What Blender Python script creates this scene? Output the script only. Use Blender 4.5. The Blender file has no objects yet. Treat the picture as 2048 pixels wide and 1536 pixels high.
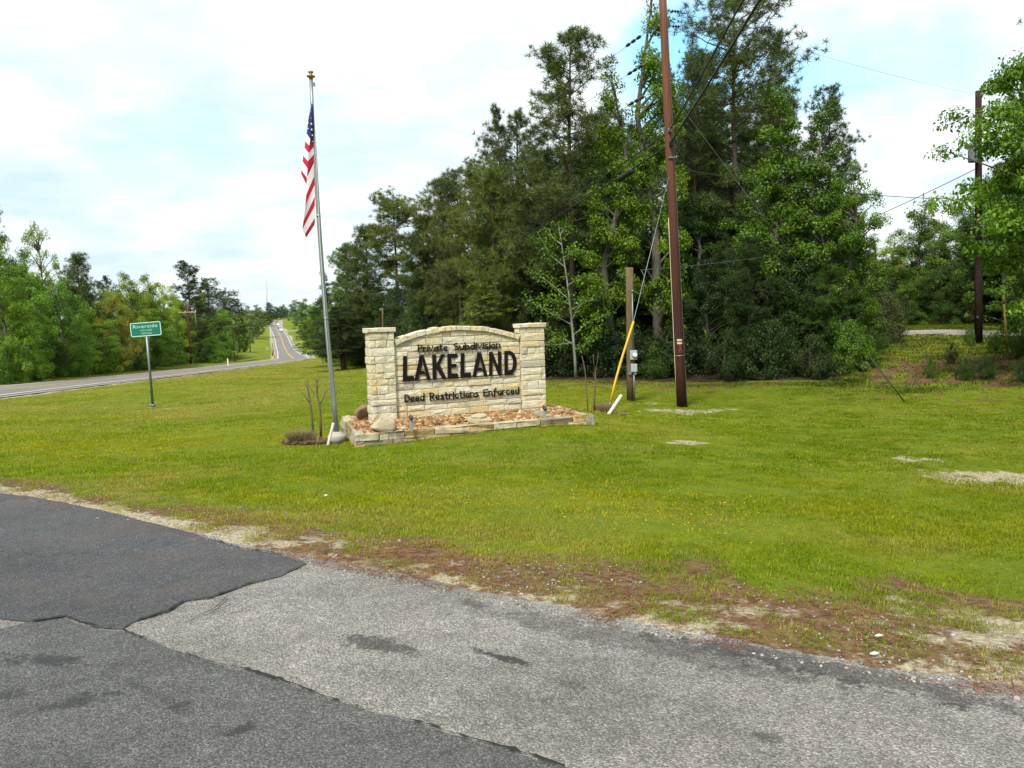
import bpy, math, random
import numpy as np
from mathutils import Vector, Matrix
random.seed(7); RNG = np.random.default_rng(11)
scene = bpy.context.scene
COL = scene.collection
R = math.radians

# ------------------------------------------------------------------ camera
FPX = 1607.0; PITCH = R(4.9); ROLL = 0.03
Fv = np.array([0, math.cos(PITCH), -math.sin(PITCH)])
r0 = np.array([1.0, 0, 0]); u0 = np.array([0, math.sin(PITCH), math.cos(PITCH)])
Rv = math.cos(ROLL) * r0 - math.sin(ROLL) * u0
Uv = math.sin(ROLL) * r0 + math.cos(ROLL) * u0
CAM = np.array([0, 0, 1.65])
cd = bpy.data.cameras.new('camera'); cam = bpy.data.objects.new('camera', cd); COL.objects.link(cam)
m = Matrix(((Rv[0], Uv[0], -Fv[0], CAM[0]), (Rv[1], Uv[1], -Fv[1], CAM[1]), (Rv[2], Uv[2], -Fv[2], CAM[2]), (0, 0, 0, 1)))
cam.matrix_world = m
cd.sensor_width = 36; cd.lens = FPX / 2048 * 36; cd.clip_end = 5000; cd.clip_start = 0.05
scene.camera = cam

# ------------------------------------------------------------------ world, sun, exposure
SUN_EL, SUN_AZ = 52, 205          # azimuth measured clockwise from +Y (the view direction)
w = bpy.data.worlds.new('World'); scene.world = w; w.use_nodes = True
nt = w.node_tree; nt.nodes.clear()
def wn(t, **k):
    n = nt.nodes.new(t)
    for a, b in k.items(): setattr(n, a, b)
    return n
def wmath(op, a, b=None, clamp=False):
    n = wn('ShaderNodeMath', operation=op, use_clamp=clamp)
    for i, v in enumerate((a, b)):
        if v is None: continue
        if isinstance(v, (int, float)): n.inputs[i].default_value = v
        else: nt.links.new(v, n.inputs[i])
    return n.outputs[0]
def wramp(v, stops):
    n = wn('ShaderNodeValToRGB'); e = n.color_ramp.elements
    while len(e) < len(stops): e.new(0.5)
    for el, (p, c) in zip(e, stops): el.position = p; el.color = (c, c, c, 1) if isinstance(c, (int, float)) else (*c, 1)
    nt.links.new(v, n.inputs[0]); return n.outputs[0]
sky = wn('ShaderNodeTexSky', sky_type='NISHITA', sun_disc=False, sun_elevation=R(SUN_EL), sun_rotation=R(SUN_AZ))
tc = wn('ShaderNodeTexCoord'); sx = wn('ShaderNodeSeparateXYZ'); nt.links.new(tc.outputs['Generated'], sx.inputs[0])
den = wmath('ADD', wmath('MAXIMUM', sx.outputs[2], 0.0), 0.22)
cx = wn('ShaderNodeCombineXYZ')
nt.links.new(wmath('DIVIDE', sx.outputs[0], den), cx.inputs[0]); nt.links.new(wmath('DIVIDE', sx.outputs[1], den), cx.inputs[1])
def wnoise(scale, detail, off, rough=0.55):
    mp = wn('ShaderNodeMapping'); mp.inputs['Location'].default_value = off; nt.links.new(cx.outputs[0], mp.inputs[0])
    n = wn('ShaderNodeTexNoise'); n.inputs['Scale'].default_value = scale; n.inputs['Detail'].default_value = detail; n.inputs['Roughness'].default_value = rough
    nt.links.new(mp.outputs[0], n.inputs['Vector']); return n.outputs[0]
big = wnoise(1.5, 6, (5.2, 2.4, 0)); fine = wnoise(4.2, 8, (1.0, 7.0, 3.0), 0.6)
mask = wmath('ADD', wmath('MULTIPLY', big, 0.7), wmath('MULTIPLY', fine, 0.3))
# clear blue breaks seen high on the right and faintly behind the flag
def hole(px, py, rad, amt):
    d = Fv + Rv * (px - 1024) / FPX - Uv * (py - 768) / FPX; d = d / np.linalg.norm(d)
    vm = wn('ShaderNodeVectorMath', operation='DOT_PRODUCT'); vm.inputs[1].default_value = tuple(d)
    nt.links.new(tc.outputs['Generated'], vm.inputs[0])
    mr = wn('ShaderNodeMapRange', clamp=True); mr.inputs[1].default_value = math.cos(rad); mr.inputs[2].default_value = 1.0
    mr.inputs[3].default_value = 0; mr.inputs[4].default_value = amt
    nt.links.new(vm.outputs['Value'], mr.inputs[0]); return mr.outputs[0]
hs = None
for h in [(1660, 100, .09, .14), (1890, 115, .07, .13), (1780, 310, .06, .13), (1390, 70, .10, .17), (1330, 140, .08, .14), (310, 290, .10, .07), (440, 335, .08, .07), (170, 220, .08, .06)]:
    o = hole(*h); hs = o if hs is None else wmath('ADD', hs, o)
mask2 = wmath('SUBTRACT', wmath('ADD', mask, 0.16), hs)
cover = wramp(mask2, [(0.36, 0.0), (0.60, 1.0)])
shade = wramp(wnoise(2.3, 7, (9.0, 3.0, 1.0)), [(0.34, (3.7, 4.7, 5.05)), (0.50, (4.7, 5.3, 5.5)), (0.68, (6.5, 6.6, 6.65))])
bl = wn('ShaderNodeMixRGB'); nt.links.new(cover, bl.inputs[0])
skm = wn('ShaderNodeMixRGB', blend_type='MULTIPLY'); skm.inputs[0].default_value = 1; nt.links.new(sky.outputs[0], skm.inputs[1]); skm.inputs[2].default_value = (1.25, 1.75, 1.65, 1)
nt.links.new(skm.outputs[0], bl.inputs[1]); nt.links.new(shade, bl.inputs[2])
bg = wn('ShaderNodeBackground'); bg.inputs[1].default_value = 0.1
wo = wn('ShaderNodeOutputWorld'); nt.links.new(bl.outputs[0], bg.inputs[0]); nt.links.new(bg.outputs[0], wo.inputs[0])

sd = bpy.data.lights.new('sun', 'SUN'); sd.energy = 2.8; sd.angle = R(11); sd.color = (1, .95, .86)
so = bpy.data.objects.new('sun', sd); COL.objects.link(so)
sdir = Vector((math.sin(R(SUN_AZ)) * math.cos(R(SUN_EL)), math.cos(R(SUN_AZ)) * math.cos(R(SUN_EL)), math.sin(R(SUN_EL))))
so.rotation_euler = sdir.to_track_quat('Z', 'Y').to_euler(); so.location = sdir * 100
vs = scene.view_settings
vs.view_transform = 'Standard'; vs.look = 'None'; vs.exposure = 1.0; vs.gamma = 1; vs.use_curve_mapping = False
scene.cycles.max_bounces = 6; scene.cycles.diffuse_bounces = 3; scene.cycles.transparent_max_bounces = 4

# ------------------------------------------------------------------ where things stand
def ray(x, y): return Fv + Rv * (x - 1024) / FPX - Uv * (y - 768) / FPX
def atY(x, y, Y):
    d = ray(x, y); return CAM + d * Y / d[1]
def atZ(x, y, z):
    d = ray(x, y); return CAM + d * (z - CAM[2]) / d[2]

# highway: right white line (X, Y, Z)
HW = [(-27.5, 15, -1.0), (-28.0, 30, -1.5)]
for px, py, Y in [(0, 792, 45), (144, 772, 52), (300, 756, 65), (452, 738, 95), (542, 727, 130), (621, 715.5, 185), (603, 709.5, 255), (593, 703, 320), (586, 696, 370), (580, 684, 412), (577, 676, 440), (565, 658, 520), (557, 645, 617), (561, 640, 690)]:
    HW.append(tuple(atY(px, py, Y)))
HW += [(-178, 760, 5.0), (-140, 860, 6.5)]
HW = np.array(HW)
hy = np.arange(15, 860, 2.0)
def smooth(a, k=9):
    b = np.concatenate([np.full(k, a[0]) + (np.arange(k) - k) * (a[1] - a[0]), a, np.full(k, a[-1]) + (np.arange(k) + 1) * (a[-1] - a[-2])])
    kern = np.hanning(2 * k + 1); kern /= kern.sum()
    return np.convolve(b, kern, 'valid')
hx = smooth(np.interp(hy, HW[:, 1], HW[:, 0])); hz = smooth(np.interp(hy, HW[:, 1], HW[:, 2]))
ht = np.stack([np.gradient(hx, hy), np.ones_like(hy)], 1); ht /= np.linalg.norm(ht, axis=1)[:, None]
hn = np.stack([ht[:, 1], -ht[:, 0]], 1)            # to the right
def hway(off, i): return (hx[i] + hn[i, 0] * off, hy[i] + hn[i, 1] * off, hz[i])
hcx = hx + hn[:, 0] * -3.65; hcy = hy + hn[:, 1] * -3.65

STREET_EDGE = np.array([(-40., 26.), (-24, 18.2), (-12, 12.0), (-5.27, 8.1), (-3.6, 6.95), (-1.99, 5.85), (-.42, 4.84), (1.13, 3.82), (2.13, 3.28), (5, 1.7), (14, -3.2)])
def street_d(X, Y):   # signed distance north of the street's edge (positive = lawn side)
    X = np.asarray(X, float); Y = np.asarray(Y, float)
    best = np.full(X.shape, 1e9); sg = np.ones(X.shape)
    for (x1, y1), (x2, y2) in zip(STREET_EDGE[:-1], STREET_EDGE[1:]):
        dx, dy = x2 - x1, y2 - y1; L2 = dx * dx + dy * dy
        t = np.clip(((X - x1) * dx + (Y - y1) * dy) / L2, 0, 1)
        qx, qy = X - x1 - t * dx, Y - y1 - t * dy
        d = np.hypot(qx, qy); s = np.sign(dx * qy - dy * qx)
        mm = d < best; best = np.where(mm, d, best); sg = np.where(mm, s, sg)
    return best * sg
def street_z(X): return np.where(np.asarray(X) < -6, (np.asarray(X) + 6) * .045, 0.0)

CP = []
def cw(*a): CP.extend(a)
def cpY(*a):
    for px, py, Y in a: CP.append(tuple(atY(px, py, Y)))
def cpZ(*a):
    for px, py, z in a: CP.append(tuple(atZ(px, py, z)))
cw((0, .6, 0), (0, -3, 0), (6, -3, 0), (-4, 3, 0), (3, 1, 0), (8, -1, 0), (-6, -4, 0), (-12, 12, -.27), (-24, 18.2, -.8), (-12, 4, -.27), (-.42, 4.9, 0), (1.1, 3.9, 0), (2.1, 3.3, 0), (-2, 5.9, 0), (-3.6, 7, 0), (-5.3, 8.2, 0), (12, 1.5, -.05), (0, 3, 0))
cpZ((500, 985, -.12), (900, 1010, -.2), (1500, 1020, -.25), (1950, 1150, -.2), (2048, 950, -.75), (1600, 890, -.8), (250, 900, -.6), (0, 880, -.6), (1250, 930, -.5), (1000, 930, -.42))
cpY((712, 897, 13.6), (1190, 850, 15.4), (690, 868, 15.8), (900, 830, 18.5), (1120, 812, 18.5), (640, 890, 14.2), (306, 815, 36), (100, 832, 30), (0, 812, 40), (500, 792, 38), (650, 742, 70), (720, 728, 75), (560, 742, 72), (420, 770, 47), (640, 719, 130),
    (1364, 815, 24.5), (1262, 802, 25.5), (1215, 833, 22), (1400, 773, 30.5), (1100, 765, 32), (1000, 760, 36), (860, 740, 50), (1700, 771, 29), (1900, 792, 25), (2048, 800, 23.5), (1600, 830, 21.5), (1850, 850, 17.5),
    (1780, 690, 36.5), (1957, 690, 36.5), (2100, 690, 36), (1850, 740, 30), (2000, 750, 28), (1720, 735, 32), (1700, 668, 43), (1900, 663, 41), (2100, 662, 41),
    (375, 727, 140), (470, 735, 200), (500, 701, 240), (440, 735, 190), (510, 692, 330), (520, 672, 430), (505, 655, 520), (610, 680, 420), (600, 656, 540), (640, 690, 350))
cw((6, 60, -1.3), (15, 60, -.9), (28, 60, .4), (45, 45, .4), (40, 20, .2), (-5, 75, -2.3), (-70, 60, -2.8), (-60, 90, -3.6), (-90, 130, -5.5), (-120, 220, -9), (-150, 330, -9), (-200, 450, -3), (-260, 620, 3), (-20, 160, -4), (-30, 250, -7),
   (-60, 420, -4), (-80, 520, 0), (-120, 650, 5), (0, 400, 0), (0, 800, 6), (-250, 900, 9), (150, 200, 1), (150, 600, 3), (-400, 400, 2), (-500, 900, 8), (400, 900, 6), (0, -60, 0), (60, -20, .4), (-60, -20, -1.4), (100, 80, 1), (-45, 30, -1.6), (-60, 10, -1.7), (-200, 100, -4), (-300, -100, 0), (300, -100, 2))
for i in range(0, len(hy), 6):
    for o in (1.2, -8.5):
        CP.append(hway(o, i))
CP = np.array(CP)
def warp(X, Y):
    r = np.hypot(X, Y) + 1.5
    th = np.arctan2(X, Y)
    return np.stack([np.log(r) * 1.0, np.sin(th) * 1.7, (np.cos(th) - 1) * 1.7], -1)
_W = warp(CP[:, 0], CP[:, 1])
def _phi(d): return np.sqrt(d * d + .02 ** 2)
_A = _phi(np.linalg.norm(_W[:, None] - _W[None], axis=2)) - np.eye(len(_W)) * .012
_n = len(_W); _M = np.zeros((_n + 1, _n + 1)); _M[:_n, :_n] = _A; _M[:_n, _n] = 1; _M[_n, :_n] = 1
_co = np.linalg.solve(_M, np.append(CP[:, 2], 0))
def sstep(a, b, x):
    t = np.clip((x - a) / (b - a), 0, 1); return t * t * (3 - 2 * t)
def hw_dist(X, Y):
    X = np.asarray(X, float); Y = np.asarray(Y, float)
    shp = X.shape; X = X.ravel(); Y = Y.ravel()
    d = np.empty(len(X)); ii = np.empty(len(X), int)
    for a in range(0, len(X), 20000):
        q = np.hypot(X[a:a + 20000, None] - hcx[None], Y[a:a + 20000, None] - hcy[None])
        k = q.argmin(1); ii[a:a + 20000] = k; d[a:a + 20000] = q[np.arange(len(k)), k]
    return d.reshape(shp), ii.reshape(shp)
def zt(X, Y):
    X = np.asarray(X, float); Y = np.asarray(Y, float); shp = X.shape
    Xf, Yf = X.ravel(), Y.ravel(); out = np.empty(len(Xf))
    for a in range(0, len(Xf), 8000):
        Wq = warp(Xf[a:a + 8000], Yf[a:a + 8000])
        out[a:a + 8000] = _phi(np.linalg.norm(Wq[:, None] - _W[None], axis=2)) @ _co[:-1] + _co[-1]
    d, k = hw_dist(Xf, Yf)
    wgt = 1 - sstep(5.0, 9.0, d)
    out = out * (1 - wgt) + (hz[k] - .07) * wgt
    sdist = street_d(Xf, Yf)
    wst = 1 - sstep(0.0, 1.1, sdist)
    inside = sstep(-.25, -.02, -sdist)
    zs = street_z(Xf)
    far = np.hypot(Xf, Yf) < 40
    out = np.where(far, out * (1 - wst) + (zs + .004 - .04 * sstep(.02, .25, -sdist)) * wst, out)
    return out.reshape(shp)
def zg(x, y): return float(zt(np.array([x]), np.array([y]))[0])

def hit(px, py):
    d = ray(px, py); ts = np.concatenate([np.linspace(2, 40, 500), np.linspace(40.2, 300, 600)]); P = CAM + d * ts[:, None] / d[1]
    below = P[:, 2] < zt(P[:, 0], P[:, 1]); k = int(np.argmax(below)); return P[k] if below.any() else P[-1]
# ------------------------------------------------------------------ materials
def mat(name, rough=.8, spec=.3):
    mt = bpy.data.materials.new(name); mt.use_nodes = True
    b = mt.node_tree.nodes['Principled BSDF']; b.inputs['Roughness'].default_value = rough; b.inputs['Specular IOR Level'].default_value = spec
    return mt
class NT:
    def __init__(s, mt): s.t = mt.node_tree; s.b = s.t.nodes.get('Principled BSDF')
    def n(s, ty, **k):
        q = s.t.nodes.new(ty)
        for a, b in k.items(): setattr(q, a, b)
        return q
    def l(s, a, b): s.t.links.new(a, b)
    def geo(s): return s.n('ShaderNodeNewGeometry').outputs['Position']
    def objc(s): return s.n('ShaderNodeTexCoord').outputs['Object']
    def mapv(s, v, sc=(1, 1, 1), rot=(0, 0, 0), loc=(0, 0, 0)):
        q = s.n('ShaderNodeMapping'); q.inputs['Scale'].default_value = sc; q.inputs['Rotation'].default_value = rot; q.inputs['Location'].default_value = loc
        s.l(v, q.inputs[0]); return q.outputs[0]
    def noise(s, v, sc, det=4, rough=.5):
        q = s.n('ShaderNodeTexNoise'); q.inputs['Scale'].default_value = sc; q.inputs['Detail'].default_value = det; q.inputs['Roughness'].default_value = rough
        s.l(v, q.inputs['Vector']); return q.outputs[0]
    def vor(s, v, sc, out='Distance', feature='F1'):
        q = s.n('ShaderNodeTexVoronoi', feature=feature); q.inputs['Scale'].default_value = sc; s.l(v, q.inputs['Vector']); return q.outputs[out]
    def ramp(s, v, stops, interp='LINEAR'):
        q = s.n('ShaderNodeValToRGB'); e = q.color_ramp.elements; q.color_ramp.interpolation = interp
        while len(e) < len(stops): e.new(.5)
        for el, (p, c) in zip(e, stops): el.position = p; el.color = (c, c, c, 1) if isinstance(c, (int, float)) else (*c, 1)
        s.l(v, q.inputs[0]); return q.outputs[0]
    def mix(s, f, a, b, mode='MIX'):
        q = s.n('ShaderNodeMixRGB', blend_type=mode)
        for i, v in enumerate((f, a, b)):
            if isinstance(v, (int, float)): q.inputs[i].default_value = v if i == 0 else (v, v, v, 1)
            elif isinstance(v, tuple): q.inputs[i].default_value = (*v, 1)
            else: s.l(v, q.inputs[i])
        return q.outputs[0]
    def math(s, op, a, b=None, clamp=False):
        q = s.n('ShaderNodeMath', operation=op, use_clamp=clamp)
        for i, v in enumerate((a, b)):
            if v is None: continue
            if isinstance(v, (int, float)): q.inputs[i].default_value = v
            else: s.l(v, q.inputs[i])
        return q.outputs[0]
    def attr(s, name, ty='GEOMETRY', out='Color'):
        q = s.n('ShaderNodeAttribute', attribute_name=name, attribute_type=ty); return q.outputs[out]
    def col(s, c): s.l(c, s.b.inputs['Base Color']) if not isinstance(c, tuple) else setattr(s.b.inputs['Base Color'], 'default_value', (*c, 1))
    def bump(s, h, strength=.5, dist=.02):
        q = s.n('ShaderNodeBump'); q.inputs['Strength'].default_value = strength; q.inputs['Distance'].default_value = dist
        s.l(h, q.inputs['Height']); s.l(q.outputs[0], s.b.inputs['Normal'])

def simple(name, c, rough=.6, metal=0, var=.15, sc=6, spec=.3, bump=0):
    mt = mat(name, rough, spec); t = NT(mt); v = t.objc()
    nz = t.noise(v, sc, 5)
    t.col(t.mix(nz, tuple(max(0, x * (1 - var)) for x in c), tuple(min(1, x * (1 + var)) for x in c)))
    t.b.inputs['Metallic'].default_value = metal
    if bump: t.bump(t.noise(v, sc * 6, 4), bump, .01)
    return mt
M = {}
M['galv'] = simple('galvanised_steel', (.17, .21, .21), .45, .6)
M['alu'] = simple('weathered_aluminium', (.22, .245, .25), .45, .5)
M['gold'] = simple('dull_gold', (.30, .20, .06), .35, .7)
M['white_plastic'] = simple('white_pvc', (.62, .62, .55), .45)
M['yellow_plastic'] = simple('yellow_guy_guard', (.62, .34, .015), .45)
M['yellow_paint'] = simple('yellow_marker_paint', (.20, .15, .02), .6)
M['black_rubber'] = simple('black_cable', (.012, .012, .013), .5)
M['black_metal'] = simple('black_letter_metal', (.008, .006, .006), .6, spec=.15)
M['grey_cable'] = simple('aluminium_cable', (.10, .11, .11), .5)
M['dark_cable'] = simple('dark_wire', (.03, .034, .032), .6)
M['meter_grey'] = simple('meter_grey_enamel', (.30, .34, .35), .5)
M['glass_dark'] = simple('dark_glass', (.03, .035, .04), .1, spec=.6)
M['concrete'] = simple('pale_concrete', (.32, .30, .26), .9, var=.25, bump=.4)
M['white_paint'] = simple('white_paint', (.75, .75, .74), .35)
M['sign_green'] = simple('sign_green', (.004, .135, .095), .5, var=.05)
M['sign_white'] = simple('sign_white_film', (.42, .62, .52), .5, var=.03)
M['porcelain'] = simple('insulator_brown', (.03, .018, .015), .3)
M['lamp_grey'] = simple('fixture_brown_metal', (.05, .04, .035), .5)
M['stake'] = simple('blue_grey_post', (.20, .26, .28), .6)
M['flag_red'] = simple('flag_red', (.42, .012, .035), .8, var=.08)
M['flag_white'] = simple('flag_white', (.66, .65, .67), .8, var=.04)
M['flag_blue'] = simple('flag_blue', (.012, .022, .10), .8, var=.1)
M['band'] = simple('pale_tag', (.5, .42, .28), .5)
M['red_mark'] = simple('red_paint_mark', (.28, .03, .015), .6)
M['transformer'] = simple('transformer_grey', (.16, .175, .18), .5)
M['tyre'] = simple('tyre', (.015, .015, .015), .8)
M['twig'] = simple('bare_twig_bark', (.13, .085, .055), .85, var=.4, sc=12)
M['crossarm'] = simple('tan_crossarm_wood', (.33, .24, .15), .8)
M['chipw'] = simple('white_stone', (.55, .52, .46), .8)
M['log'] = simple('pale_log_end', (.36, .31, .25), .9, var=.4)

def bark(name, a, b, sc=3):
    mt = mat(name, .9, .15); t = NT(mt); v = t.mapv(t.geo(), (sc, sc, sc * .22)); nz = t.noise(v, 3.2, 6, .65)
    t.col(t.ramp(nz, [(.3, a), (.7, b)])); t.bump(nz, .8, .04); return mt
M['bark_pine'] = bark('pine_bark', (.045, .032, .026), (.13, .095, .075))
M['bark'] = bark('grey_bark', (.05, .045, .035), (.14, .125, .10))
M['bark_pale'] = bark('pale_bark', (.13, .125, .10), (.30, .29, .25))
M['pole_grey'] = bark('weathered_pole_wood', (.075, .055, .03), (.17, .125, .07), 6)
M['pole_dark'] = bark('dark_pole_wood', (.018, .010, .010), (.05, .028, .024), 6)
def red_pole():
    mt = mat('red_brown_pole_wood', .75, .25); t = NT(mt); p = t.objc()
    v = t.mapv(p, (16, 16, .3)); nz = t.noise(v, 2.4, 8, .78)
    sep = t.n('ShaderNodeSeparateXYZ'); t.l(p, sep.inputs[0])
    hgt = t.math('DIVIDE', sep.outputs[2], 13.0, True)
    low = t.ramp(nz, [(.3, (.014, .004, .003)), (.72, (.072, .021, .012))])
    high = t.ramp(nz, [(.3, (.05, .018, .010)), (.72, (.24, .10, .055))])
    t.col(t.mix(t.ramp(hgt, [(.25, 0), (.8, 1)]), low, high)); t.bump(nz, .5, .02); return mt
M['pole_red'] = red_pole()

def leaf_mat(name, trans=.35, rough=.5):
    mt = bpy.data.materials.new(name); mt.use_nodes = True; t = NT(mt)
    oi = t.n('ShaderNodeObjectInfo'); rn = t.attr('rnd', out='Fac')
    c = t.mix(1.0, oi.outputs['Color'], t.ramp(rn, [(0, (.42, .45, .5)), (.5, (1, 1, 1)), (1, (1.65, 1.5, 1.0))]), 'MULTIPLY')
    t.b.inputs['Roughness'].default_value = rough; t.b.inputs['Specular IOR Level'].default_value = .25
    t.col(c); tr = t.n('ShaderNodeBsdfTranslucent'); t.l(t.mix(1, c, (1.3, 1.35, .7), 'MULTIPLY'), tr.inputs[0])
    ms = t.n('ShaderNodeMixShader'); ms.inputs[0].default_value = trans
    t.l(t.b.outputs[0], ms.inputs[1]); t.l(tr.outputs[0], ms.inputs[2])
    t.l(ms.outputs[0], t.t.nodes['Material Output'].inputs[0]); return mt
M['leaf'] = leaf_mat('tree_leaves', .26); M['needle'] = leaf_mat('pine_needles', .2, .6)

def grass_mat():
    mt = bpy.data.materials.new('lawn_grass'); mt.use_nodes = True; t = NT(mt)
    a = t.attr('tint', 'INSTANCER'); rn = t.attr('rnd', out='Fac')
    c = t.mix(1.0, a, t.ramp(rn, [(0, (.6, .62, .6)), (1, (1.35, 1.3, 1.2))]), 'MULTIPLY')
    t.b.inputs['Roughness'].default_value = .75; t.b.inputs['Specular IOR Level'].default_value = .06
    t.col(c); tr = t.n('ShaderNodeBsdfTranslucent'); t.l(t.mix(1, c, (1.25, 1.3, .6), 'MULTIPLY'), tr.inputs[0])
    ms = t.n('ShaderNodeMixShader'); ms.inputs[0].default_value = .3
    t.l(t.b.outputs[0], ms.inputs[1]); t.l(tr.outputs[0], ms.inputs[2])
    t.l(ms.outputs[0], t.t.nodes['Material Output'].inputs[0]); return mt
M['grass'] = grass_mat()
def vcol(name, rough=.85, bump=0):
    mt = mat(name, rough, .2); t = NT(mt); c = t.attr('col')
    nz = t.noise(t.geo(), 60, 3); t.col(t.mix(1, c, t.ramp(nz, [(.3, .75), (.7, 1.2)]), 'MULTIPLY')); return mt
M['gravel'] = vcol('red_brown_gravel'); M['pebble'] = vcol('roadside_pebbles'); M['straw'] = vcol('pine_straw'); M['flower'] = vcol('wildflowers')
M['chips'] = vcol('mulch_chips')

def ground_mat():
    mt = mat('ground', .95, .1); t = NT(mt); p = t.geo(); mk = t.attr('mask')
    sep = t.n('ShaderNodeSeparateColor'); t.l(mk, sep.inputs[0])
    sand, straw, wood = sep.outputs[0], sep.outputs[1], sep.outputs[2]
    n1 = t.noise(p, .35, 5, .6); n2 = t.noise(p, 3.0, 5, .6); n3 = t.noise(p, 30, 4, .6)
    g = t.ramp(n1, [(.35, (.12, .16, .006)), (.5, (.16, .19, .008)), (.66, (.21, .205, .016))])
    g = t.mix(t.ramp(n2, [(.35, 0), (.7, 1)]), g, (.10, .145, .014))
    g = t.mix(1, g, t.ramp(n3, [(.3, .7), (.7, 1.2)]), 'MULTIPLY')
    sd_ = t.ramp(n3, [(.3, (.20, .165, .11)), (.5, (.34, .295, .20)), (.7, (.52, .46, .32))])
    st = t.ramp(t.noise(p, 18, 6, .7), [(.3, (.045, .028, .016)), (.48, (.13, .068, .034)), (.62, (.20, .13, .075)), (.75, (.27, .22, .15))])
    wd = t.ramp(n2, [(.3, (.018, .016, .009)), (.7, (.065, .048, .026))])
    ns = t.noise(p, 5, 6, .7)
    def thr(m_, amt=.5): return t.ramp(t.math('ADD', m_, t.math('MULTIPLY', t.math('SUBTRACT', ns, .5), amt)), [(.42, 0), (.58, 1)])
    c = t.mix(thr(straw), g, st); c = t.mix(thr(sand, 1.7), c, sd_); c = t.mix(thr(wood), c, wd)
    t.col(c); t.bump(t.math('ADD', n3, t.noise(p, 120, 3)), .6, .03); return mt
M['ground'] = ground_mat()

def asphalt(name, base, spread, sc, bumpd, rough, tone, brown=0, stains=()):
    mt = mat(name, rough, .35); t = NT(mt); p = t.geo()
    vo = t.n('ShaderNodeTexVoronoi'); vo.inputs['Scale'].default_value = sc; t.l(p, vo.inputs['Vector'])
    sp = t.n('ShaderNodeSeparateColor'); t.l(vo.outputs['Color'], sp.inputs[0])
    b = base
    c = t.ramp(sp.outputs[0], [(0, tuple(x * (1 - spread) for x in b)), (.55, b), (.9, tuple(min(.8, x * (1 + spread)) for x in b)), (1, tuple(min(.8, x * (1 + 2.2 * spread)) for x in b))])
    edge = t.ramp(vo.outputs['Distance'], [(.3, 1.0), (.85, .66)]); c = t.mix(1, c, edge, 'MULTIPLY')
    big = t.noise(t.mapv(p, (.55, 1, 1), (0, 0, R(-32))), 1.3, 6, .6); c = t.mix(1, c, t.ramp(big, [(.3, tone[0]), (.7, tone[1])]), 'MULTIPLY')
    mid = t.noise(p, 7, 6, .65); c = t.mix(1, c, t.ramp(mid, [(.3, .78), (.7, 1.18)]), 'MULTIPLY')
    if brown:
        sp2 = t.n('ShaderNodeTexWhiteNoise'); t.l(t.mapv(p, (70, 70, 70)), sp2.inputs['Vector']); c = t.mix(t.math('MULTIPLY', t.ramp(t.noise(p, 1.3, 10, .8), [(.47, 0), (.66, brown)]), 1.0), c, (.085, .062, .046)); fl_ = t.vor(p, 60, 'Distance'); c = t.mix(t.ramp(fl_, [(.10, .8), (.2, 0)]), c, (.16, .155, .15))
    for (sx_, sy_, ra, rb, ang, amt) in stains:
        q = t.mapv(p, (1, 1, 0)); vv = t.n('ShaderNodeVectorMath', operation='SUBTRACT'); t.l(q, vv.inputs[0]); vv.inputs[1].default_value = (sx_, sy_, 0)
        rt = t.n('ShaderNodeVectorRotate', rotation_type='Z_AXIS'); rt.inputs['Angle'].default_value = -ang; t.l(vv.outputs[0], rt.inputs['Vector'])
        m2 = t.mapv(rt.outputs[0], (1 / ra, 1 / rb, 0)); ln = t.n('ShaderNodeVectorMath', operation='LENGTH'); t.l(m2, ln.inputs[0])
        f = t.math('ADD', ln.outputs['Value'], t.math('MULTIPLY', t.math('SUBTRACT', t.math('ADD', t.math('MULTIPLY', t.noise(p, 30, 8, .85), .55), t.math('MULTIPLY', t.noise(p, 6.5, 4, .6), .45)), .5), 6.5))
        c = t.mix(t.ramp(f, [(.70, min(1, amt * 1.1)), (.92, 0)]), c, (.014, .014, .015))
    t.col(c)
    hgt = t.math('SUBTRACT', 1.0, vo.outputs['Distance']); hgt = t.math('ADD', hgt, t.math('MULTIPLY', t.noise(p, sc * .3, 3), .8))
    t.bump(hgt, .9, bumpd); return mt
def stain(px, py, ra, rb, ang, amt):
    q = atZ(px, py, 0); return (q[0], q[1], ra, rb, ang, amt)
A0 = R(-33)
M['chip_seal'] = asphalt('grey_chip_seal', (.236, .220, .198), .4, 120, .009, .9, (.66, 1.2), .0,
    [stain(755, 1290, .25, .08, A0, .6), stain(1010, 1318, .17, .035, A0, .75), stain(1280, 1285, 1.1, .15, A0, .42), stain(1650, 1340, .9, .12, A0, .5), stain(1140, 1372, .08, .035, A0, .35), stain(1540, 1480, .07, .035, A0, .4)])
M['new_asphalt'] = asphalt('dark_asphalt_patch', (.053, .053, .056), .5, 110, .006, .66, (.75, 1.3), .5)
M['old_asphalt'] = asphalt('grey_asphalt_patch', (.090, .089, .086), .45, 125, .006, .8, (.78, 1.2), 0,
    [stain(90, 1325, .22, .08, R(-15), .65), stain(140, 1410, .16, .08, R(20), .6), stain(480, 1465, .09, .04, R(40), .65), stain(360, 1415, .05, .03, R(40), .5), stain(10, 1395, .1, .05, 0, .5), stain(320, 1400, .5, .03, R(-38), .25)])
M['crack'] = simple('crack_black', (.018, .017, .016), .95)
def hw_mat():
    mt = mat('highway_asphalt', .85, .3); t = NT(mt); p = t.geo()
    nz = t.noise(p, 25, 4); n2 = t.noise(p, .12, 4)
    c = t.ramp(nz, [(.3, (.115, .105, .098)), (.7, (.20, .185, .17))]); t.col(t.mix(1, c, t.ramp(n2, [(.3, .85), (.7, 1.15)]), 'MULTIPLY')); return mt
M['hw'] = hw_mat()
M['line_white'] = simple('road_line_white', (.68, .67, .62), .7, var=.12, sc=.5)
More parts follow.
